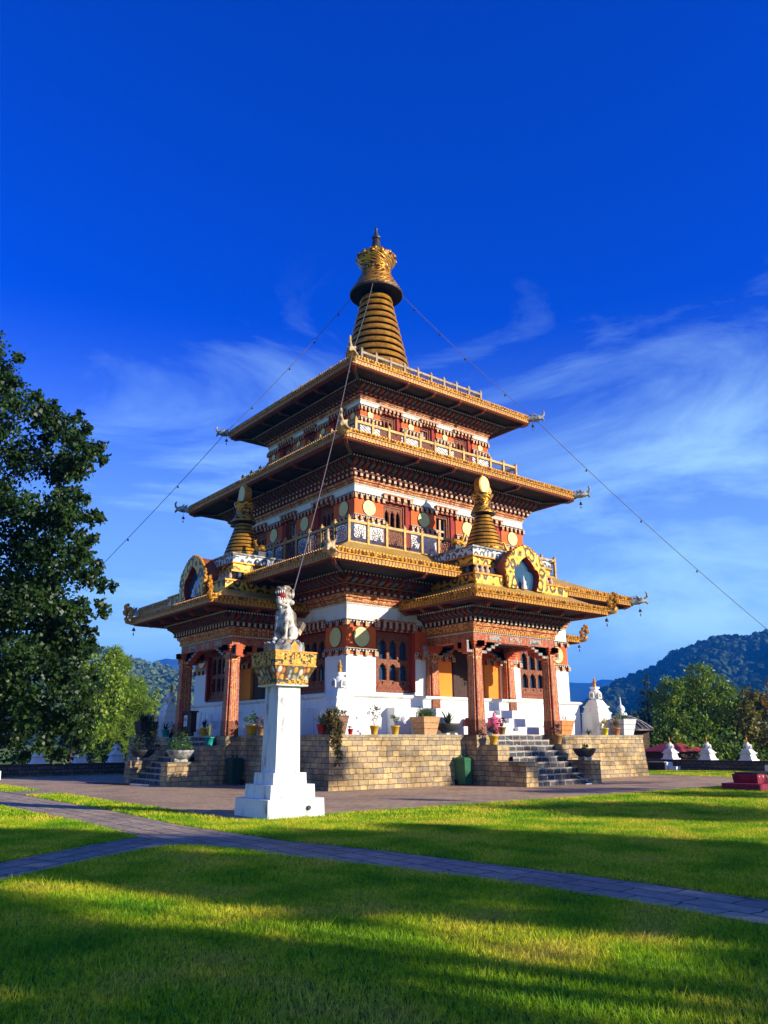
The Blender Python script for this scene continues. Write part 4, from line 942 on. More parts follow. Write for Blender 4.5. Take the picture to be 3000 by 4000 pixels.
# floodlight on the near pillar
fl = thing('floodlight', 'small grey floodlight on a bent pole fixed to the pillar capital', 'floodlight', (-14.50, -15.35, 3.6))
a = MB(); a.tube([(0, 0, 0), (0, 0, .25), (.05, -.02, .42), (.10, -.04, .55)], .022, M['blockwhite'], 8); a.build('pole', fl)
a = MB(); a.v = []; a.box(-.07, .07, -.05, .05, 0, .13, M['blockwhite']); a.box(-.075, .075, -.055, .055, .13, .33, M['bronze'])
for k in range(6): a.box(-.08, .08, -.06, .06, .15+.03*k, .16+.03*k, M['blockwhite'])
ah = a.build('lamp_head', fl); ah.location = (.11, -.04, .53); ah.rotation_euler = (R(10), R(28), R(30))

# ------------------------------------------------------------------ golden deer on the porticoes
def deer(loc, ang, label):
    t = thing('golden_deer', label, 'deer', loc, ang)
    P = [((-.28, 0, .22), .135, (.10, 0, .24), .125), ('e', (-.30, 0, .20), (.15, .15, .14)), ((.12, 0, .26), .10, (.26, 0, .50), .055), ((.26, 0, .50), .055, (.31, 0, .60), .05), ('e', (.35, 0, .63), (.09, .05, .05)), ((.38, 0, .63), .04, (.47, 0, .60), .024),
         ((.30, .04, .66), .018, (.25, .08, .74), .012), ((.30, -.04, .66), .018, (.25, -.08, .74), .012), ((.14, .08, .16), .06, (.30, .08, .05), .035), ((.14, -.08, .16), .06, (.30, -.08, .05), .035), ((.30, .08, .05), .03, (.12, .08, .03), .03), ((.30, -.08, .05), .03, (.12, -.08, .03), .03),
         ((-.30, .12, .14), .08, (-.12, .14, .05), .04), ((-.30, -.12, .14), .08, (-.12, -.14, .05), .04), ((-.42, 0, .22), .03, (-.47, 0, .28), .015)]
    sculpt('body', P, M['gold'], t, .016, 3)
    b = MB(); b.box(-.46, .40, -.24, .24, -.28, .0, M['greyblue']); b.box(-.49, .43, -.27, .27, -.31, -.28, M['stonegrey']); b.build('pedestal', t); return t
deer((-1.55, -7.85, 9.61), 0, 'golden deer kneeling left of the small spire over the right portico')
deer((1.55, -7.85, 9.61), math.pi, 'golden deer kneeling right of the small spire over the right portico')
deer((-7.85, -1.55, 9.61), math.pi/2, 'golden deer seen from behind beside the small spire over the left portico')

# ------------------------------------------------------------------ guy wires with bells
def guy(pts, label, sag=.35, bells=9):
    t = thing('guy_wire', label, 'wire'); w = MB(); P = []
    for i in range(len(pts)-1):
        a, b_ = Vector(pts[i]), Vector(pts[i+1]); n = 10
        for k in range(n+(1 if i == len(pts)-2 else 0)):
            f = k/n; q = a.lerp(b_, f); q.z -= sag*4*f*(1-f)*(a-b_).length/14; P.append(q)
    w.tube(P, .016, M['wirem'], 5); w.build('wire', t)
    for k in range(bells):
        q = P[int((k+.7)*len(P)/(bells+.6))]; b2 = MB(); b2.lathe(q.x, q.y, [(.004, q.z-.02), (.006, q.z-.05), (.03, q.z-.07), (.045, q.z-.12), (.06, q.z-.16), (.0, q.z-.15)], M['bronze'], 8); b2.build('bell', t)
    return t
M['wirem'] = plain('steel_cable', (.16, .13, .12), rough=.6, bump=0)
guy([(-1.05, -1.05, 26.1), (-5.9, -5.9, 18.4), (-14.7, -15.4, 4.6)], 'chain stay with bells from the spire down behind the stone lion', .30, 8)
guy([(1.05, -1.05, 26.1), (5.95, -5.95, 18.25), (17.6, -13.3, 5.2)], 'bell hung stay wire from the spire down to the right', .25, 9)
guy([(-1.05, 1.05, 26.1), (-5.95, 5.95, 18.25), (-15.2, 15.2, 4.2)], 'bell hung stay wire from the spire down to the left behind the tree', .25, 9)
def wind_bell(loc, label):
    t = MB(); x, y, z = loc; t.tube([(x, y, z), (x, y, z-.16)], .008, M['bronze'], 5); t.lathe(x, y, [(.01, z-.14), (.05, z-.17), (.07, z-.24), (.09, z-.28), (.0, z-.27)], M['bronze'], 10); t.tube([(x, y, z-.27), (x, y, z-.36)], .006, M['bronze'], 4); t.lathe(x, y, [(.006, z-.36), (.035, z-.42), (.006, z-.52)], M['bronze'], 6)
    return tag(t.build('wind_bell'), label, 'bell', 'wind bells under the roof corners')
wind_bell((5.95, -5.95, 17.95), 'wind bell hanging under the right corner of the topmost eave')
wind_bell((7.5, -7.5, 13.55), 'wind bell hanging under the right corner of the middle eave')
wind_bell((9.25, -9.25, 7.95), 'wind bell hanging under the far right corner of the lowest main eave')
wind_bell((3.95, -11.1, 6.8), 'wind bell hanging from the corner of the right portico roof')
wind_bell((-11.1, 3.95, 6.8), 'wind bell hanging from the outer corner of the left portico roof')
wind_bell((-5.95, 5.95, 17.95), 'wind bell hanging under the left corner of the topmost eave')
wind_bell((-7.5, 7.5, 13.55), 'wind bell hanging under the left corner of the middle eave')
wind_bell((11.1, -3.95, 6.8), 'wind bell under the golden roof corner seen low behind the right portico')
# ------------------------------------------------------------------ ground, plaza, paths
def sheet(name, poly, z, mat, kind='structure', label=None, cat=None):
    s = MB(); s.face([(x, y, z) for x, y in poly], mat, uv=list(poly)); o = s.build(name); tag(o, label, cat, None, kind); return o
def groundmat():
    m, t, b = newmat('lawn_soil'); setp(b, .95, 0, .1); n = noise_node(t, .35, 8); n2 = noise_node(t, 9, 6)
    r = ramp(t, n.outputs['Fac'], [(.35, (.08, .17, .015)), (.5, (.15, .24, .02)), (.62, (.28, .27, .04))]); r2 = ramp(t, n2.outputs['Fac'], [(.35, (.45, .45, .4)), (.6, (1.1, 1.1, 1))]); mm = t.nodes.new('ShaderNodeMixRGB'); mm.blend_type = 'MULTIPLY'; mm.inputs['Fac'].default_value = .8
    t.links.new(r.outputs[0], mm.inputs['Color1']); t.links.new(r2.outputs[0], mm.inputs['Color2']); t.links.new(mm.outputs[0], b.inputs['Base Color']); addbump(t, b, n2.outputs['Fac'], .6, .04); return m
M['soil'] = groundmat()
M['plaza'] = brickmat('plaza_paving', (.62, .41, .22), (.48, .35, .21), (.24, .18, .12), .42, .21, .012, bump=.4, rough=.8, dark=(.55, .52, .5))
M['slab'] = brickmat('path_slabs', (.56, .42, .27), (.40, .32, .23), (.09, .08, .06), .75, .36, .018, bump=.5, rough=.75, dark=(.6, .6, .6), squash=.7)
sheet('lawn', [(-4500, -4500), (4500, -4500), (4500, 4500), (-4500, 4500)], 0.0, M['soil'])
PLX0, PLX1, PLY0, PLY1 = -16.12, 10.2, -16.08, 10.0
sheet('plaza', [(PLX0, PLY0), (PLX1, PLY0-.3), (PLX1, PLY1), (PLX0, PLY1)], .012, M['plaza'])
P1W = [(-19.0, 12), (-19.0, -8.4), (-18.85, -14), (-18.96, -17.7), (-18.87, -19.25), (-18.45, -20.2), (-18.25, -21.5), (-17.82, -23.1), (-17.45, -24.9), (-17.32, -26.5), (-17.3, -28.2), (-17.5, -60)]
P1E = [(-17.3, 12), (-17.3, -4.3), (-17.35, -12.2), (-17.54, -16.0), (-17.46, -17.8), (-17.30, -19.9), (-16.85, -21.8), (-16.42, -24.9), (-16.22, -26.5), (-16.17, -28.0), (-16.3, -60)]
P2N = [(-18.96, -17.70), (-19.99, -18.31), (-21.68, -19.52), (-34, -28.2)]; P2S = [(-18.87, -19.25), (-19.47, -19.33), (-20.58, -20.01), (-22.04, -21.05), (-34, -29.6)]
poly1 = P1W+P1E[::-1]; poly2 = P2N+P2S[::-1]; poly3 = [(-17.4, -4.2), (-16.0, -4.2), (-16.0, -2.2), (-17.4, -2.2)]
def path_mesh(name, poly, z, rot):
    s = MB(); c, s_ = math.cos(rot), math.sin(rot); s.face([(x, y, z) for x, y in poly], M['slab'], uv=[(x*c-y*s_, x*s_+y*c) for x, y in poly]); return tag(s.build(name), kind='structure')
path_mesh('path', poly1, .008, R(90)); path_mesh('path', poly2, .016, R(-35)); path_mesh('path', poly3, .018, 0)

# ------------------------------------------------------------------ grass
def inpoly(x, y, poly):
    r = np.zeros(len(x), bool); n = len(poly)
    for i in range(n):
        x0, y0 = poly[i]; x1, y1 = poly[(i+1) % n]
        if y0 == y1: continue
        c = ((y0 > y) != (y1 > y)) & (x < (x1-x0)*(y-y0)/(y1-y0)+x0); r ^= c
    return r
def is_lawn(x, y, e=.0):
    ok = ~inpoly(x, y, poly1) & ~inpoly(x, y, poly2) & ~inpoly(x, y, poly3)
    ok &= ~((x > PLX0+e) & (x < PLX1-e) & (y > PLY0+e) & (y < PLY1-e)); ok &= ~((abs(x+14.92) < .78) & (abs(y+15.66) < .78)); return ok
def grassmat():
    m, t, b = newmat('grass_blades'); setp(b, .5, 0, .25); n = noise_node(t, .9, 5); n2 = noise_node(t, 26, 3)
    r = ramp(t, n.outputs['Fac'], [(.30, (.15, .40, .010)), (.46, (.40, .60, .012)), (.56, (.74, .74, .035)), (.72, (.84, .66, .09))]); r2 = ramp(t, n2.outputs['Fac'], [(.36, (.35, .5, .35)), (.62, (1.3, 1.2, 1.3))]); mm = t.nodes.new('ShaderNodeMixRGB'); mm.blend_type = 'MULTIPLY'; mm.inputs['Fac'].default_value = 1
    t.links.new(r.outputs[0], mm.inputs['Color1']); t.links.new(r2.outputs[0], mm.inputs['Color2']); t.links.new(mm.outputs[0], b.inputs['Base Color'])
    tr = t.nodes.new('ShaderNodeBsdfTranslucent'); t.links.new(mm.outputs[0], tr.inputs['Color']); mxs = t.nodes.new('ShaderNodeMixShader'); mxs.inputs[0].default_value = .42
    o = t.nodes['Material Output']; t.links.new(b.outputs[0], mxs.inputs[1]); t.links.new(tr.outputs[0], mxs.inputs[2]); t.links.new(mxs.outputs[0], o.inputs['Surface']); return m
def make_grass(d0, d1, dens, hgt, wid, seed, tuft=3):
    g = np.random.default_rng(seed); half = .80
    A = half*(d1**2-d0**2); n = int(A*dens)
    d = np.sqrt(g.uniform(d0**2, d1**2, n)); l = g.uniform(-half, half, n)*d
    fh = np.array([math.sin(YAW), math.cos(YAW)]); rh = np.array([math.cos(YAW), -math.sin(YAW)])
    x = CAM.x+fh[0]*d+rh[0]*l; y = CAM.y+fh[1]*d+rh[1]*l
    ok = is_lawn(x, y, .03) & (x < 16.8) & ((y < 10.2) | (x < -16)) ; x, y, d = x[ok], y[ok], d[ok]
    n = len(x); k = tuft; x = np.repeat(x, k)+g.normal(0, .022, n*k); y = np.repeat(y, k)+g.normal(0, .022, n*k); n *= k
    ok = is_lawn(x, y, -.05); x, y = x[ok], y[ok]; n = len(x)
    h = hgt*g.uniform(.45, 1.25, n)*(1+.5*(g.random(n) < .03)); a = g.uniform(0, 2*math.pi, n); w = wid*g.uniform(.7, 1.3, n)
    lx, ly = g.normal(0, .45, n)*h, g.normal(0, .45, n)*h
    ca, sa = np.cos(a)*w/2, np.sin(a)*w/2; V = np.empty((n, 3, 3))
    V[:, 0] = np.stack([x-ca, y-sa, np.zeros(n)], 1); V[:, 1] = np.stack([x+ca, y+sa, np.zeros(n)], 1); V[:, 2] = np.stack([x+lx, y+ly, h], 1)
    return V
M['grass'] = grassmat()
GV = np.concatenate([make_grass(4.5, 10, 1500, .052, .0075, 1), make_grass(10, 18, 900, .055, .012, 2), make_grass(18, 45, 260, .06, .024, 3), make_grass(5, 16, 10, .10, .009, 4, 5)])
tag(raw_mesh('grass', GV.reshape(-1, 3), np.arange(GV.shape[0]*3), 3, [M['grass']]), 'short lawn grass, bright green turning yellow in the sun', 'grass', kind='stuff')

# ------------------------------------------------------------------ foliage tools
def leafmat(name, c1, c2, transl=.3, rough=.45):
    m, t, b = newmat(name); setp(b, rough, 0, .35); n = noise_node(t, 1.3, 3); n2 = noise_node(t, 11, 2)
    r = ramp(t, n.outputs['Fac'], [(.35, c1), (.65, c2)]); r2 = ramp(t, n2.outputs['Fac'], [(.3, (.6, .65, .6)), (.7, (1.25, 1.2, 1.1))]); mm = t.nodes.new('ShaderNodeMixRGB'); mm.blend_type = 'MULTIPLY'; mm.inputs['Fac'].default_value = 1
    t.links.new(r.outputs[0], mm.inputs['Color1']); t.links.new(r2.outputs[0], mm.inputs['Color2']); t.links.new(mm.outputs[0], b.inputs['Base Color'])
    tr = t.nodes.new('ShaderNodeBsdfTranslucent'); t.links.new(mm.outputs[0], tr.inputs['Color']); mxs = t.nodes.new('ShaderNodeMixShader'); mxs.inputs[0].default_value = transl
    o = t.nodes['Material Output']; t.links.new(b.outputs[0], mxs.inputs[1]); t.links.new(tr.outputs[0], mxs.inputs[2]); t.links.new(mxs.outputs[0], o.inputs['Surface']); return m
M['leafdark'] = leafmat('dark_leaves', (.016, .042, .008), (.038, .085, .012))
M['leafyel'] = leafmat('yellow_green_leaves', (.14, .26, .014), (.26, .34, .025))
M['pine'] = leafmat('pine_needles', (.12, .24, .016), (.22, .32, .025), .2)
M['leafpale'] = leafmat('pale_leaves', (.16, .25, .02), (.26, .34, .035))
M['bamboo'] = leafmat('bamboo_leaves', (.09, .20, .012), (.24, .32, .02))
M['cypress'] = leafmat('cypress_leaves', (.02, .05, .014), (.035, .075, .018), .15)
M['olive'] = leafmat('olive_brown_leaves', (.12, .14, .02), (.24, .20, .04))
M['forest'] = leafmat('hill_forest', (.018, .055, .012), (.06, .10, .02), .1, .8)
M['bark'] = plain('bark', (.11, .08, .055), (.05, .038, .028), 8, .9, bump=.5, bscale=25)
def leaves(name, blobs, n_per_m2, size, mat, parent, seed=1, shell=.55, asp=.75, droop=.35, squash=1.0):
    g = np.random.default_rng(seed); C_ = []
    for bx, by, bz, r in blobs:
        n = max(8, int(4*math.pi*r*r*n_per_m2)); v = g.normal(size=(n, 3)); v /= np.linalg.norm(v, axis=1)[:, None]
        # clumpy: pull towards random twigs
        tw = g.normal(size=(max(4, n//26), 3)); tw /= np.linalg.norm(tw, axis=1)[:, None]; v = v*.42+tw[g.integers(0, len(tw), n)]*.9; v /= np.linalg.norm(v, axis=1)[:, None]
        rad = r*(shell+(1.08-shell)*g.random(n)**.6)*(1+.12*g.normal(size=n)); P = v*rad[:, None]; P[:, 2] *= squash; C_.append(P+np.array([bx, by, bz]))
    P = np.concatenate(C_); n = len(P); s = size*g.uniform(.65, 1.25, n)
    d = g.normal(size=(n, 3)); d[:, 2] -= droop*1.5; d /= np.linalg.norm(d, axis=1)[:, None]
    e = np.cross(d, g.normal(size=(n, 3))); e /= np.linalg.norm(e, axis=1)[:, None]; nn = np.cross(d, e)
    V = np.empty((n, 4, 3)); L = s[:, None]; w = (s*asp*.5)[:, None]
    V[:, 0] = P; V[:, 1] = P+d*L*.38+e*w+nn*L*.06; V[:, 2] = P+d*L; V[:, 3] = P+d*L*.38-e*w+nn*L*.06
    return raw_mesh(name, V.reshape(-1, 3), np.arange(n*4), 4, [mat], parent=parent)
def needles(name, blobs, n_per, length, mat, parent, seed=1, w=.012):
    g = np.random.default_rng(seed); Vs = []
    for bx, by, bz, r in blobs:
        k = max(6, int(22*(r/.5)**2)); tips = g.normal(size=(k, 3)); tips /= np.linalg.norm(tips, axis=1)[:, None]; tips = tips*r*g.uniform(.35, 1.1, (k, 1))+np.array([bx, by, bz])
        for t_ in tips:
            n = n_per; d = g.normal(size=(n, 3)); d[:, 2] += .55; d /= np.linalg.norm(d, axis=1)[:, None]; L = length*g.uniform(.6, 1.1, (n, 1)); e = np.cross(d, g.normal(size=(n, 3))); e /= np.linalg.norm(e, axis=1)[:, None]
            V = np.empty((n, 4, 3)); V[:, 0] = t_-e*w; V[:, 1] = t_+e*w; V[:, 2] = t_+d*L+e*w*.6; V[:, 3] = t_+d*L-e*w*.6; Vs.append(V)
    V = np.concatenate(Vs); return raw_mesh(name, V.reshape(-1, 3), np.arange(len(V)*4), 4, [mat], parent=parent)
def trunk(name, base, top, r, parent, limbs=(), mat=None):
    w = MB(); mat = mat or M['bark']; b_, t_ = Vector(base), Vector(top); P = []
    for k in range(7):
        f = k/6; q = b_.lerp(t_, f); q += Vector((math.sin(f*5+b_.x), math.cos(f*4+b_.y), 0))*.12*r*4*f*(1-f)*3; P.append(q)
    w.tube(P, [r*(1-.75*k/6) for k in range(7)], mat, 9)
    for i, L in enumerate(limbs):
        s = P[2+i % 4]; e = Vector(L[:3]); md = s.lerp(e, .5)+Vector((0, 0, .12*(e-s).length)); w.tube([s, s.lerp(md, .5), md, e], [r*.38, r*.3, r*.2, r*.05], mat, 6)
    return w.build(name, parent)
def blobtree(kname, label, base, blobs, size, mat, dens=22, tr=.2, group=None, seed=1, cat='tree', topf=.72, limbs=14, **kw):
    t = thing(kname, label, cat, (0, 0, 0), 0, group)
    top = max(blobs, key=lambda q: q[2]); cx = sum(q[0] for q in blobs)/len(blobs); cy = sum(q[1] for q in blobs)/len(blobs)
    trunk('trunk', base, (cx, cy, base[2]+(top[2]-base[2])*topf), tr, t, sorted(blobs, key=lambda q: -q[3])[:limbs]); leaves('crown', blobs, dens, size, mat, t, seed, **kw); return t
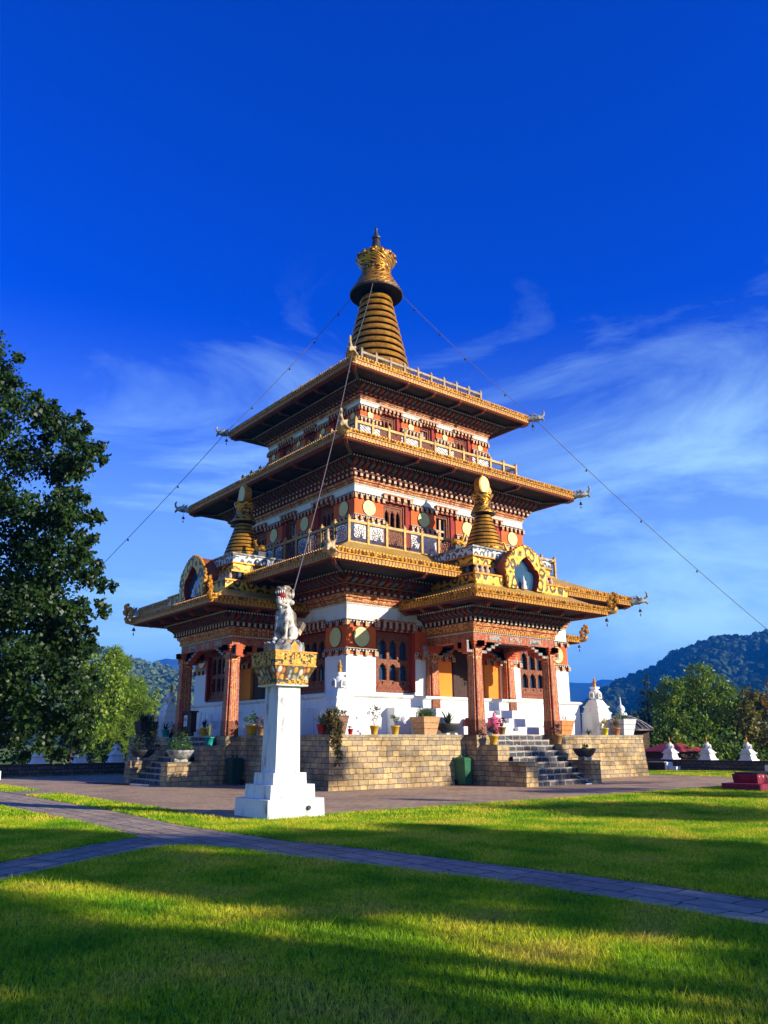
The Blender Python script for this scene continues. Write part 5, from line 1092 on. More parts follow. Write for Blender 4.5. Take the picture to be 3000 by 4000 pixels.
SHADE = [[[-17,-44,10.5],[[-13.9,-44.9,7.2,0.72],[-14.3,-43.2,6.1,0.75],[-15.2,-41.4,4.2,0.97],[-14.2,-43.1,4.9,0.67],[-14.8,-40.7,5.7,0.68],[-19.1,-45.9,7.8,0.47],[-17.8,-45.0,7.2,0.99],[-18.3,-43.1,8.9,0.67],[-15.8,-42.4,6.0,0.33],[-16.3,-44.7,10.2,0.37],[-15.7,-43.7,6.8,0.37],[-16.0,-43.7,9.7,0.84],[-18.6,-45.8,5.3,0.46],[-16.9,-42.6,7.2,0.71],[-17.5,-45.4,8.7,0.77],[-19.5,-45.5,7.4,0.53],[-18.8,-42.2,7.4,0.29],[-17.8,-43.2,8.9,0.41],[-17.1,-43.2,10.3,0.99],[-18.6,-44.6,2.5,0.38]]],[[-11,-47,12],[[-7.6,-47.1,7.5,0.34],[-11.3,-46.3,8.1,0.27],[-7.9,-47.3,9.0,0.35],[-9.5,-48.0,10.1,0.35],[-13.0,-45.0,5.4,0.7],[-11.9,-45.6,9.0,0.83],[-9.4,-46.1,10.4,0.81],[-9.5,-45.1,6.3,0.35],[-8.2,-46.9,8.6,0.91],[-9.6,-48.5,10.4,0.88],[-10.4,-42.9,5.2,0.57],[-9.9,-49.2,8.6,0.5],[-8.1,-49.3,6.7,0.97],[-9.7,-47.5,10.5,0.94],[-13.6,-49.7,4.4,0.72],[-9.9,-47.0,6.0,0.74],[-10.8,-47.1,7.9,0.46],[-10.1,-47.4,10.8,0.85],[-11.2,-48.2,10.4,0.94],[-13.5,-50.0,5.3,0.68],[-12.7,-43.8,4.9,0.37],[-11.6,-45.1,6.9,0.29],[-12.0,-50.1,8.2,0.4],[-10.5,-47.6,6.3,0.42],[-12.4,-45.0,6.6,0.26],[-8.9,-48.3,7.2,0.26],[-10.0,-44.5,6.6,0.27],[-9.7,-46.0,7.8,0.26]]],[[-5,-49,13],[[-5.1,-48.5,12.3,0.78],[-2.8,-47.7,7.6,0.62],[-6.2,-51.7,9.2,0.32],[-7.5,-47.3,9.5,0.62],[-5.6,-48.9,12.4,0.8],[-4.2,-47.4,9.0,0.86],[-6.1,-47.7,7.0,0.77],[-2.1,-49.9,9.7,0.93],[-5.2,-48.5,9.4,0.48],[-4.7,-50.9,8.0,0.94],[-3.2,-49.1,8.0,0.95],[-3.9,-45.5,6.3,0.86],[-5.2,-49.8,10.7,0.76],[-3.1,-46.8,8.2,0.41],[-6.1,-47.5,9.0,0.74],[-3.6,-47.3,10.0,0.33],[-4.5,-47.8,10.9,0.38],[-3.7,-49.6,8.5,0.46],[-6.2,-49.4,10.9,0.42],[-7.0,-48.9,11.7,0.75],[-6.5,-50.2,10.3,0.69],[-4.7,-46.1,9.5,0.7],[-6.5,-49.9,10.0,0.77],[-4.4,-47.8,10.1,0.48],[-2.5,-49.4,10.7,0.66],[-6.6,-47.2,7.6,0.27],[-4.8,-47.9,11.8,0.84],[-4.9,-50.7,9.5,0.52],[-6.2,-47.1,10.3,0.55],[-5.3,-47.3,8.1,0.66],[-6.7,-50.0,11.4,0.96],[-3.7,-45.2,6.3,0.99],[-2.5,-46.3,6.8,0.78],[-3.6,-50.0,11.9,0.44],[-3.7,-49.7,12.1,0.94],[-2.2,-46.1,7.6,0.96],[-2.0,-47.5,9.0,0.46],[-3.7,-51.2,11.0,0.32],[-2.5,-48.2,10.5,0.53],[-2.8,-46.5,8.8,0.56],[-3.3,-48.9,12.0,0.38],[-2.3,-46.8,8.0,0.4],[-2.2,-47.1,9.5,0.73],[-3.1,-46.3,9.8,0.87],[-3.3,-49.3,11.3,0.47],[-3.8,-47.9,11.9,0.36],[-3.9,-46.0,8.2,0.33],[-7.6,-50.6,9.4,0.25],[-4.3,-48.3,12.7,0.26],[-3.1,-48.6,11.2,0.27],[-6.1,-48.7,10.2,0.25],[-7.0,-51.8,8.3,0.38],[-5.7,-49.6,12.0,0.36]]],[[2,-48,12.5],[[2.7,-46.2,4.0,0.67],[4.2,-48.2,9.9,0.27],[0.0,-50.3,8.6,0.41],[3.8,-47.3,9.7,0.58],[0.3,-46.9,2.6,0.92],[-0.5,-49.5,9.3,0.58],[0.1,-49.8,9.5,0.48],[-0.4,-49.0,10.0,0.83],[3.6,-46.9,9.2,0.53],[4.1,-46.1,8.9,0.49],[0.2,-50.5,8.5,0.67],[-0.3,-48.5,10.4,0.41],[-1.3,-49.1,4.8,0.58],[2.3,-47.4,4.2,1.0],[0.0,-49.2,10.2,0.39],[4.1,-48.9,7.2,0.4],[3.9,-47.8,9.3,0.26],[2.1,-44.7,4.4,0.82],[3.4,-49.7,7.8,0.96],[0.1,-49.1,10.6,0.47],[3.5,-47.4,9.2,0.27],[0.1,-48.3,10.6,0.26],[-0.3,-47.5,10.3,0.42],[0.6,-48.9,10.9,0.37],[0.0,-49.1,9.8,0.25],[4.0,-48.5,10.2,0.26]]],[[8,-50,14],[[7.9,-51.0,12.0,0.59],[7.2,-48.6,10.9,0.27],[7.1,-50.3,11.6,0.93],[6.1,-48.3,10.1,0.39],[8.7,-50.4,11.7,0.74],[7.6,-51.6,12.0,0.32],[8.7,-50.9,11.6,0.92],[6.2,-50.0,11.1,0.66],[7.9,-50.9,11.0,0.53],[6.1,-50.6,11.0,0.78],[7.2,-52.1,4.8,0.54],[8.6,-50.5,11.1,0.46],[8.5,-48.3,10.7,0.31],[6.7,-51.1,8.9,0.91],[9.1,-49.9,11.3,0.59],[9.2,-51.7,5.0,0.49],[8.6,-50.0,8.2,0.95],[8.8,-48.5,7.6,0.61],[7.9,-46.9,4.4,0.84],[9.6,-49.4,11.1,0.27],[6.8,-50.2,11.9,0.25],[6.7,-49.0,10.1,0.33],[9.8,-50.2,11.4,0.3],[6.7,-50.4,10.5,0.29],[8.9,-50.2,13.4,0.27],[6.5,-50.3,12.0,0.26],[7.4,-48.3,10.0,0.25],[6.3,-49.0,10.0,0.29],[8.1,-48.8,12.9,0.31],[8.4,-49.6,13.2,0.25],[7.0,-41.3,12.5,0.48],[7.4,-41.0,12.7,0.5]]],[[14,-47,14],[[11.8,-46.7,10.3,0.32],[12.9,-47.0,10.9,0.41],[14.9,-47.9,12.7,0.31],[12.6,-45.4,10.5,0.29],[14.2,-47.6,12.1,0.3],[13.4,-48.1,11.3,0.36],[12.6,-45.5,10.1,0.5],[12.7,-48.2,10.6,0.25],[14.3,-48.6,11.1,0.36],[12.9,-47.6,11.0,0.47],[12.7,-45.0,7.7,0.37],[12.1,-45.6,9.8,0.29],[13.1,-47.2,12.3,0.28],[13.1,-47.6,12.0,0.28],[15.2,-47.8,12.2,0.36],[14.2,-46.4,12.1,0.44],[15.0,-45.5,11.4,0.31],[13.8,-47.2,9.5,0.3],[13.3,-46.4,12.0,0.38],[13.9,-48.5,7.6,0.78],[13.7,-47.8,11.4,0.35],[12.3,-48.1,10.8,0.35],[12.9,-46.3,11.9,0.26],[13.5,-47.7,12.5,0.32],[14.4,-45.3,11.5,0.28],[12.9,-45.2,10.1,0.36],[15.1,-45.8,11.8,0.31],[12.9,-48.6,11.1,0.56],[14.6,-45.4,11.6,0.26],[14.0,-47.0,10.9,0.3],[12.7,-47.4,12.3,0.37],[14.3,-47.4,12.2,0.29],[13.8,-46.2,10.4,0.26],[12.7,-47.2,12.4,0.26],[13.9,-46.2,10.3,0.37],[12.0,-47.0,10.7,0.27],[14.0,-46.6,10.2,0.25],[12.0,-47.8,10.6,0.35],[14.7,-44.0,12.4,0.52],[16.4,-45.3,13.1,0.55],[17.5,-45.6,13.0,0.41],[17.5,-43.5,12.4,0.44],[16.0,-42.8,13.0,0.54],[13.7,-43.5,12.4,0.41],[17.5,-43.1,13.0,0.41],[18.9,-41.5,12.8,0.46],[18.1,-41.1,13.2,0.49]]],[[-15,-54,14],[[-12.6,-53.6,3.0,0.82],[-14.7,-53.5,12.8,0.35],[-14.8,-57.3,10.1,0.79],[-10.4,-53.6,4.8,0.71],[-19.6,-52.6,4.3,0.74],[-13.0,-57.6,7.8,0.85],[-15.1,-55.3,13.4,0.3],[-13.8,-52.9,12.5,0.28],[-18.6,-55.5,7.4,0.44],[-11.2,-53.2,7.7,0.42],[-10.3,-54.7,4.1,0.27],[-18.0,-51.6,4.4,0.29],[-13.0,-56.3,11.3,0.31],[-17.2,-53.1,11.6,0.82],[-15.0,-56.2,12.1,0.63],[-16.5,-54.8,11.7,0.74],[-13.4,-56.0,10.3,0.92],[-12.4,-51.0,6.2,0.35],[-18.4,-53.8,5.4,0.42],[-15.4,-50.6,8.9,0.28]]],[[-8,-57,15],[[-8.3,-53.6,11.5,0.88],[-7.0,-54.0,11.5,0.28],[-6.6,-57.5,11.9,0.44],[-7.2,-56.6,14.5,0.93],[-7.2,-54.4,11.2,0.31],[-5.8,-56.8,13.1,0.77],[-8.2,-57.0,14.3,0.75],[-9.2,-55.5,7.3,0.67],[-6.4,-53.2,8.5,0.55],[-7.3,-52.7,7.9,0.82],[-9.0,-59.6,12.7,0.68],[-6.3,-59.8,6.2,0.33],[-8.9,-52.7,7.9,0.81],[-7.0,-53.6,8.8,0.42],[-6.1,-57.5,9.7,0.4],[-10.2,-53.1,4.1,0.27],[-11.8,-56.2,8.2,0.41],[-8.7,-58.7,13.1,0.27],[-9.1,-55.7,7.4,0.87],[-6.6,-56.2,13.9,0.36],[-7.9,-53.0,8.5,0.29],[-5.1,-57.3,10.3,0.35],[-7.1,-56.1,10.4,0.26]]],[[-22,-50,11],[[-19.6,-46.9,3.8,0.76],[-24.6,-52.5,3.3,0.38],[-18.8,-52.1,2.8,0.81],[-22.7,-51.9,5.7,0.72],[-19.7,-49.3,9.5,0.36],[-23.0,-50.4,7.6,0.71],[-22.6,-46.9,3.6,0.69],[-19.5,-51.1,7.5,0.48],[-20.5,-48.7,9.8,0.47],[-20.3,-49.8,3.9,0.33],[-22.5,-51.9,3.5,0.93],[-20.9,-49.0,4.2,0.46],[-18.9,-49.2,8.4,0.87],[-21.7,-49.9,10.9,0.51],[-21.3,-49.8,8.0,0.32],[-22.6,-53.8,5.3,0.44],[-20.7,-53.6,3.2,0.8],[-22.0,-51.0,5.7,0.59],[-25.6,-51.4,7.0,0.51],[-21.8,-49.5,10.9,0.85]]],[[19,-46,14],[[18.6,-46.1,13.3,0.27],[18.6,-46.5,13.1,0.32],[18.1,-47.1,9.5,0.45],[18.6,-45.9,13.0,0.43],[20.1,-45.6,12.4,0.38],[19.4,-46.5,12.9,0.51],[18.7,-48.3,5.1,0.76],[18.7,-45.3,12.4,0.39],[17.0,-44.4,6.8,0.57],[19.9,-45.7,7.8,0.67],[19.2,-47.5,3.8,0.66],[21.3,-46.8,7.1,0.75],[18.0,-46.0,2.9,0.62],[20.9,-47.4,4.7,0.61],[17.8,-45.4,8.8,0.25],[19.3,-46.4,5.2,0.8],[18.0,-44.1,5.5,0.73],[18.2,-46.9,6.0,0.68],[20.2,-47.2,7.9,0.3],[19.2,-44.9,8.6,0.44],[18.4,-46.6,13.0,0.3],[20.2,-45.7,12.4,0.32]]],[[-1,-60,17],[[-0.6,-58.1,15.1,1.0],[-2.7,-58.9,14.9,0.85],[-0.2,-60.4,15.3,0.44],[-0.3,-56.8,11.9,0.88],[-0.3,-60.1,12.6,0.98],[0.6,-57.8,13.7,0.43],[0.2,-62.8,13.1,0.62],[-2.2,-61.5,15.3,0.35],[0.1,-63.0,12.2,0.89],[-1.6,-58.8,15.5,0.47],[-0.1,-62.8,4.9,0.76],[-2.8,-62.5,10.0,0.49],[1.7,-59.2,11.2,0.73],[-1.9,-59.8,12.7,0.58],[-1.9,-59.3,8.8,0.55],[-3.9,-57.3,8.4,0.74],[-2.4,-62.9,11.7,0.81],[0.6,-58.1,8.5,0.49],[1.3,-60.3,14.2,0.46],[1.4,-58.0,11.6,0.47],[-3.7,-57.6,10.5,0.26],[-4.8,-59.3,10.2,0.87],[0.3,-58.5,11.4,0.27],[1.1,-60.4,11.8,0.47],[-2.2,-60.4,13.6,0.42]]]]
BT=[[-21.11,-11.96,10.28,0.64],[-20.27,-9.98,10.51,0.78],[-20.12,-12.8,9.16,0.61],[-18.94,-10.84,9.66,0.49],[-18.95,-12.58,8.7,0.3],[-18.55,-12.4,8.6,0.16],[-20.2,-10.46,8.89,0.96],[-19.65,-11.91,8.32,0.67],[-20.98,-11.76,7.23,1.0],[-20.22,-12.81,6.8,0.75],[-19.7,-13.66,6.64,0.54],[-18.66,-11.79,7.17,0.29],[-20.21,-11.78,6.07,0.91],[-19.69,-13.34,5.85,0.63],[-18.39,-11.43,5.72,0.49],[-18.7,-13.66,5.11,0.21],[-19.71,-12.29,5.11,0.84],[-19.11,-13.24,4.44,0.53],[-20.2,-11.02,4.61,1.06],[-19.22,-12.0,4.09,0.87],[-18.54,-12.45,3.72,0.37],[-20.0,-12.66,3.27,1.0],[-19.19,-13.23,3.04,0.65],[-18.82,-13.64,2.58,0.32],[-20.22,-12.23,2.43,0.89],[-19.7,-13.39,2.24,0.69],[-19.14,-13.75,2.08,0.4],[-19.34,-10.33,1.85,0.53],[-18.68,-10.87,1.66,0.33],[-18.91,-13.84,1.65,0.23],[-21.94,-12.11,9.85,1.01],[-22.11,-11.24,8.11,1.28],[-21.87,-9.41,6.61,1.51],[-21.09,-9.7,4.69,1.41],[-21.57,-12.41,2.66,1.12],[-23.04,-8.98,9.25,1.24],[-23.12,-11.27,6.05,1.4],[-22.37,-9.77,3.95,1.35],[-21.47,-9.97,11.91,0.75]]
BT2=[[-20.86,-12.6,10.7,0.14],[-20.44,-10.45,11.71,0.15],[-20.84,-12.67,10.01,0.18],[-20.49,-10.22,11.1,0.14],[-20.29,-12.03,10.11,0.12],[-20.05,-11.75,10.07,0.2],[-19.68,-11.45,10.17,0.14],[-19.89,-12.23,9.69,0.2],[-19.58,-13.33,9.24,0.16],[-19.7,-13.65,8.99,0.11],[-19.62,-14.12,8.64,0.19],[-18.94,-12.14,9.31,0.14],[-18.93,-13.29,8.54,0.2],[-19.21,-14.14,8.24,0.14],[-18.38,-12.04,8.83,0.12],[-19.02,-13.85,8.06,0.1],[-19.32,-13.08,8.23,0.13],[-19.35,-13.51,8.14,0.13],[-19.19,-12.37,8.1,0.15],[-19.36,-12.42,7.94,0.13],[-19.19,-12.47,7.66,0.14],[-19.45,-13.54,7.3,0.1],[-19.31,-13.58,7.11,0.18],[-19.25,-13.75,7.07,0.13],[-19.06,-13.62,6.77,0.1],[-19.15,-14.25,6.51,0.2],[-19.13,-14.18,6.09,0.09],[-18.43,-11.68,6.69,0.2],[-18.57,-11.59,6.43,0.18],[-19.25,-14.0,6.02,0.11],[-19.39,-14.52,5.53,0.13],[-19.13,-14.03,5.61,0.09],[-18.49,-12.64,5.73,0.2],[-18.36,-12.45,5.75,0.11],[-18.91,-14.9,4.89,0.11],[-18.49,-13.11,5.3,0.12],[-19.03,-14.89,4.43,0.09],[-18.53,-13.32,4.66,0.22],[-18.57,-12.81,4.17,0.19],[-18.17,-11.81,4.19,0.16],[-18.94,-13.97,3.59,0.1],[-18.37,-12.34,3.81,0.21],[-18.14,-12.27,3.15,0.11],[-18.18,-12.03,3.23,0.13],[-19.11,-14.82,2.34,0.1],[-18.66,-13.39,2.39,0.16],[-18.11,-11.87,2.04,0.22],[-18.74,-13.6,1.92,0.18],[-18.33,-12.34,1.69,0.13],[-18.53,-13.2,1.51,0.21],[-18.8,-12.13,1.39,0.2],[-19.01,-13.05,1.37,0.16],[-19.83,-14.15,1.56,0.12],[-19.74,-14.0,1.51,0.1],[-19.95,-13.74,1.35,0.16],[-19.97,-13.19,1.36,0.11],[-19.5,-10.83,1.62,0.11],[-19.89,-11.8,1.63,0.17],[-19.23,-11.61,7.82,0.13],[-19.57,-12.3,7.58,0.1],[-19.56,-12.05,7.53,0.2],[-19.41,-11.49,7.48,0.17],[-18.71,-11.6,6.27,0.19],[-18.81,-11.58,6.07,0.2],[-19.63,-11.27,5.54,0.2],[-20.92,-13.04,4.62,0.28],[-19.24,-13.35,4.65,0.21],[-20.29,-13.76,3.39,0.28],[-20.47,-11.67,3.04,0.38],[-20.39,-10.77,5.39,0.28],[-19.84,-14.06,6.65,0.22],[-19.83,-13.54,2.09,0.19],[-20.57,-12.27,4.56,0.38],[-20.09,-13.12,5.88,0.37],[-19.39,-11.57,9.44,0.41],[-20.68,-12.24,6.99,0.37],[-19.68,-11.94,3.35,0.22],[-19.38,-12.73,8.15,0.21],[-19.92,-11.96,6.9,0.31],[-18.56,-11.68,4.12,0.19],[-19.84,-10.65,5.46,0.32],[-19.8,-13.86,5.42,0.18],[-19.81,-11.05,3.03,0.28],[-19.2,-13.44,1.97,0.32],[-19.8,-13.9,4.51,0.24],[-19.22,-13.28,5.73,0.39],[-19.94,-12.22,2.82,0.37],[-19.3,-11.01,6.33,0.23],[-19.56,-13.06,6.53,0.33],[-21.2,-13.13,8.38,0.2],[-19.19,-11.48,8.52,0.42],[-20.34,-13.43,4.76,0.25],[-19.94,-12.34,8.83,0.27],[-18.93,-11.72,8.5,0.35],[-20.32,-11.9,7.15,0.19],[-20.44,-12.07,2.23,0.37],[-18.82,-12.0,3.32,0.43],[-20.77,-13.44,4.65,0.27],[-19.36,-12.44,2.32,0.36],[-19.31,-13.1,8.55,0.33],[-18.94,-11.2,3.86,0.35],[-19.1,-11.77,7.38,0.42],[-20.31,-13.67,4.56,0.37],[-19.87,-13.5,6.79,0.22],[-20.12,-12.3,4.56,0.41],[-18.99,-12.24,6.49,0.28],[-19.56,-13.21,7.12,0.27],[-21.12,-11.87,7.95,0.3],[-19.05,-11.36,4.88,0.28],[-18.51,-11.66,4.82,0.23],[-20.37,-12.28,2.06,0.41],[-18.63,-11.77,4.95,0.27],[-20.93,-12.13,7.33,0.23],[-19.23,-14.42,2.56,0.34],[-20.7,-11.55,7.67,0.25],[-19.09,-12.32,8.44,0.38],[-19.15,-11.39,5.41,0.43],[-19.93,-10.49,5.65,0.23],[-20.83,-10.52,9.73,0.27],[-20.76,-10.62,9.45,0.43],[-19.8,-11.57,2.69,0.36],[-19.14,-12.12,4.46,0.42],[-18.76,-12.17,3.98,0.33],[-18.92,-11.25,4.03,0.33]]
YT=[[-2.15,38.15,8.77,1.33],[-0.24,39.11,8.52,1.26],[0.01,36.38,7.24,1.11],[1.41,37.99,5.87,1.03],[-0.82,38.11,6.24,1.8],[0.13,37.83,4.54,1.35],[-1.27,39.53,4.56,2.05],[-2.59,39.63,7.12,1.8],[-3.46,39.47,8.8,1.34],[-1.2,37.26,2.61,1.33]]
PT=[[1.18,39.69,9.1,0.58],[1.99,40.7,8.31,0.71],[0.92,39.86,6.39,1.05],[3.09,39.95,6.03,1.07],[3.39,38.62,4.64,0.82],[2.26,39.83,4.21,1.41],[0.97,41.25,3.78,1.42],[3.18,38.86,2.66,1.17],[1.65,39.51,2.01,1.63],[0.37,40.24,1.58,1.39],[-0.54,40.69,1.16,1.16]]
ST=[[4.69,38.47,6.01,0.33],[5.01,39.21,5.37,0.53],[4.83,38.33,4.43,0.66],[4.96,39.32,3.57,0.77],[4.63,38.93,2.67,0.83],[4.92,38.89,1.78,0.9],[4.48,39.47,1.35,0.72],[5.58,38.22,2.0,0.52],[4.0,39.13,2.67,0.57]]
BB=[[26.77,-1.68,5.84,0.81],[28.38,0.36,5.32,0.94],[25.12,-0.45,4.98,0.72],[30.0,-0.68,5.33,0.94],[29.17,-2.22,4.51,0.82],[26.2,0.76,3.86,1.11],[27.85,0.24,3.52,1.49],[28.33,-1.4,3.31,1.47],[28.58,-2.73,3.11,1.08],[24.83,-0.31,2.11,1.25],[25.76,-1.6,1.77,1.6],[29.57,-1.26,1.77,1.49],[24.92,0.91,2.29,0.73],[25.03,-0.63,0.95,1.07],[29.12,-0.18,0.4,1.13],[28.27,-2.6,0.77,0.9],[29.65,-2.98,3.81,0.73]]
CT=[[27.35,2.68,6.14,0.23],[28.0,3.16,5.73,0.39],[27.29,2.71,5.04,0.54],[27.9,3.31,4.35,0.7],[27.46,3.0,3.42,0.87],[27.3,3.32,2.52,0.97],[27.69,3.25,1.62,1.07],[26.83,3.54,1.45,0.77],[26.37,3.57,2.16,0.54],[27.6,2.43,4.67,0.38]]
OB=[[27.72,-4.62,4.37,0.61],[30.1,-4.03,3.95,0.81],[27.41,-4.44,3.05,0.78],[30.24,-3.95,2.6,0.99],[28.09,-3.9,1.76,1.06],[29.31,-4.4,1.1,0.98],[29.03,-3.58,0.44,0.81],[29.82,-5.16,3.4,0.88],[29.21,-5.52,1.43,1.05]]
CB=[[30.74,7.37,1.82,0.84],[31.33,8.55,1.43,0.64],[31.27,6.9,2.99,0.73],[32.02,8.13,0.84,0.86],[32.04,7.02,0.26,0.85]]
HR=[[752,628,-1],[778,608,26],[805,587,48],[826,570,63],[845,555,73],[860,543,80],[872,533,92],[882,525,100],[895,515,105],[916,499,115],[935,484,117],[949,473,115],[971,455,124],[1010,424,140],[1076,372,159]]
FR=[[2116,2354,189],[2275,2229,223],[2433,2104,219],[2512,2041,227],[2557,2006,221],[2595,1975,221],[2631,1947,235],[2665,1920,234],[2698,1894,215],[2745,1857,167],[2898,1735,127],[3218,1482,184]]
HL=[[57,1051,133],[149,978,118],[241,906,106],[291,866,95],[308,852,86],[315,847,83],[323,840,81],[338,828,78],[347,822,74],[360,811,72],[372,801,71],[400,779,61],[445,744,44],[511,692,27]]
FL=[[915,2922,194],[1019,2840,238],[1082,2790,261],[1111,2767,265],[1126,2755,285],[1160,2728,297],[1186,2708,293],[1218,2683,290],[1252,2655,287],[1305,2614,273],[1415,2527,227],[1630,2356,173],[1844,2187,154]]
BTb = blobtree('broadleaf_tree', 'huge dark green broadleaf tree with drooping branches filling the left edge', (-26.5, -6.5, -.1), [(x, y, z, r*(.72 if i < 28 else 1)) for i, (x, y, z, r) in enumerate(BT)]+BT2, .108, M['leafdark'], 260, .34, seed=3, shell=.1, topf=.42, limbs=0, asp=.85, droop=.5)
blobtree('broadleaf_tree', 'sunlit yellow green tree behind the dark tree at left', (YT[0][0]-.3, YT[0][1]+.4, 0), YT, .30, M['leafyel'], 20, .25, seed=4, shell=.2, droop=.5)
t = thing('pine_tree', 'bright green long needled pine behind the left boundary wall', 'tree'); needles('crown', PT, 46, .75, M['pine'], t, 5, .018); trunk('trunk', (PT[0][0]+.4, PT[0][1], -.1), (PT[0][0], PT[0][1], PT[0][2]-.6), .2, t, [(*q[:3], 0) for q in PT])
blobtree('young_tree', 'slender pale green young tree left of the shaded stupa', (ST[0][0], ST[0][1], 0), ST, .26, M['leafpale'], 22, .10, seed=6, shell=.2)
blobtree('bamboo_clump', 'tall bamboo clump behind the right boundary wall', (26.5, -1, 0), [(x, y, z, r*1.12) for x, y, z, r in BB], .32, M['bamboo'], 62, .12, seed=7, shell=.35, asp=.35, droop=.6, cat='bamboo')
blobtree('cypress_tree', 'dark pointed conifer left of the bamboo clump', (CT[0][0], CT[0][1], 0), CT, .22, M['cypress'], 34, .14, seed=8, shell=.2, asp=.4)
blobtree('low_tree', 'dark low tree between the bronze pavilion roof and the pointed conifer', (CB[0][0], CB[0][1], 0), CB, .26, M['cypress'], 26, .12, seed=9)
blobtree('broadleaf_tree', 'brownish green tree right of the bamboo at the right edge', (OB[0][0], OB[0][1], 0), OB, .26, M['olive'], 56, .14, seed=10, shell=.3)
# undergrowth seen under the left tree and beyond the walls
g_ = np.random.default_rng(21)
hedge = [(float(x), 13.2+float(g_.uniform(-.8, .8)), float(g_.uniform(.4, 1.5)), float(g_.uniform(.5, .9))) for x in np.arange(-30, -5, .6)]
o = leaves('undergrowth', hedge, 16, .2, M['leafdark'], None, 22); tag(o, 'dense dark undergrowth behind the left boundary wall', 'undergrowth', kind='stuff')
hedge = [(20.5+float(g_.uniform(-.8, 1.2)), float(y), float(g_.uniform(.3, 1.6)), float(g_.uniform(.6, 1.0))) for y in np.arange(-16, 9, .6)]
o = leaves('undergrowth', hedge, 14, .24, M['bamboo'], None, 23); tag(o, 'leafy undergrowth at the foot of the bamboo behind the right wall', 'undergrowth', kind='stuff')
# trees of the garden behind and to the right of the camera: they stand out of frame and shade the lawn
for i, ((bx, by, h), B) in enumerate(SHADE):
    blobtree('garden_tree', 'broad garden tree standing behind the viewer, outside the frame', (bx, by, -.1), [(x, y, z, r*.94) for x, y, z, r in B], .22, M['leafdark'], 95, .22, seed=40+i, shell=.15, group='garden trees outside the view')

# ------------------------------------------------------------------ hills
def hill(name, L, depth, seed, bump, mat, nx=260, ny=60, back=.6, rough=1.0):
    P = np.array(L, float); s = np.r_[0, np.cumsum(np.linalg.norm(np.diff(P[:, :2], axis=0), axis=1))]; t = np.linspace(0, s[-1], nx)
    X = np.interp(t, s, P[:, 0]); Y = np.interp(t, s, P[:, 1]); Z = np.interp(t, s, P[:, 2])
    d = np.stack([CAM.x-X, CAM.y-Y], 1); d /= np.linalg.norm(d, axis=1)[:, None]; g = np.random.default_rng(seed)
    ks = [(g.uniform(.5, 3.5)*f, g.uniform(.5, 3.5)*f, g.uniform(0, 6.28), 1/f) for f in (1, 2, 3, 5, 8, 13) for _ in range(3)]
    rows = []
    for j in range(ny+1):
        f = j/ny*(1+back)-back           # <0 behind the ridge
        u = t/s[-1]*6; v = f*3
        nzv = sum(a*np.sin(k1*u+k2*v+ph) for k1, k2, ph, a in ks)*bump
        z = Z*(1-abs(f)**.9 if f >= 0 else 1-abs(f)*.8)+nzv*min(1, abs(f)*4)*(1-max(0, f))-(8*max(0, f)**6)
        rows.append(np.stack([X+d[:, 0]*f*depth, Y+d[:, 1]*f*depth, z], 1))
    V = np.concatenate(rows); q = []
    for j in range(ny):
        a = np.arange(nx-1)+j*nx; q.append(np.stack([a, a+1, a+1+nx, a+nx], 1))
    o = raw_mesh(name, V, np.concatenate(q).ravel(), 4, [mat]); o.data.polygons.foreach_set('use_smooth', [True]*len(o.data.polygons)); tag(o, kind='structure'); return V.reshape(ny+1, nx, 3)
def hillmat(name, c1, c2, scale):
    m, t, b = newmat(name); setp(b, .95, 0, .05); n = noise_node(t, scale, 9); r = ramp(t, n.outputs['Fac'], [(.35, c1), (.65, c2)]); t.links.new(r.outputs[0], b.inputs['Base Color']); addbump(t, b, n.outputs['Fac'], 1.0, 8); return m
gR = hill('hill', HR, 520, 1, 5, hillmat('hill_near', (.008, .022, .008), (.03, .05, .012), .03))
hill('mountain', FR, 1500, 2, 14, hillmat('mountain_far', (.010, .024, .012), (.03, .045, .018), .006))
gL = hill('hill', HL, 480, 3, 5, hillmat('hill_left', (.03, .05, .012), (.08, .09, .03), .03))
hill('mountain', FL, 1400, 4, 14, hillmat('mountain_left', (.03, .05, .02), (.07, .08, .035), .006))
def forest(name, G, n, seed, size, mat, label, ridge=260):
    g = np.random.default_rng(seed); ny, nx, _ = G.shape; j0 = int(ny*.375)
    jj = np.concatenate([j0+(g.random(n)**1.3*(ny-j0-8)).astype(int), np.full(ridge, j0)+g.integers(-1, 2, ridge)]); ii = g.integers(0, nx, n+ridge)
    P = G[jj, ii]+np.stack([g.normal(0, 3, n+ridge), g.normal(0, 3, n+ridge), np.zeros(n+ridge)], 1); R_ = size*g.uniform(.6, 1.25, n+ridge)
    k = 22; Vs = []
    d = g.normal(size=(len(P), k, 3)); d /= np.linalg.norm(d, axis=2)[:, :, None]
    c = P[:, None, :]+d*(R_[:, None, None]*np.array([.8, .8, 1.0]))*g.uniform(.5, 1, (len(P), k, 1)); c[:, :, 2] += R_[:, None]*1.15
    e = np.cross(d, g.normal(size=d.shape)); e /= np.linalg.norm(e, axis=2)[:, :, None]; f = np.cross(d, e); s = R_[:, None, None]*.42
    V = np.stack([c-e*s-f*s*.6, c+e*s-f*s, c+e*s*.7+f*s, c-e*s+f*s*.8], 2)
    o = raw_mesh(name, V.reshape(-1, 3), np.arange(V.size//3), 4, [mat]); tag(o, label, 'forest', kind='stuff')
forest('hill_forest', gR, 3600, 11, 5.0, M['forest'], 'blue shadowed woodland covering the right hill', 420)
forest('hill_forest', gL, 3600, 12, 4.2, leafmat('left_forest', (.08, .16, .03), (.20, .24, .05), .1, .8), 'sunlit woodland covering the left hill', 260)
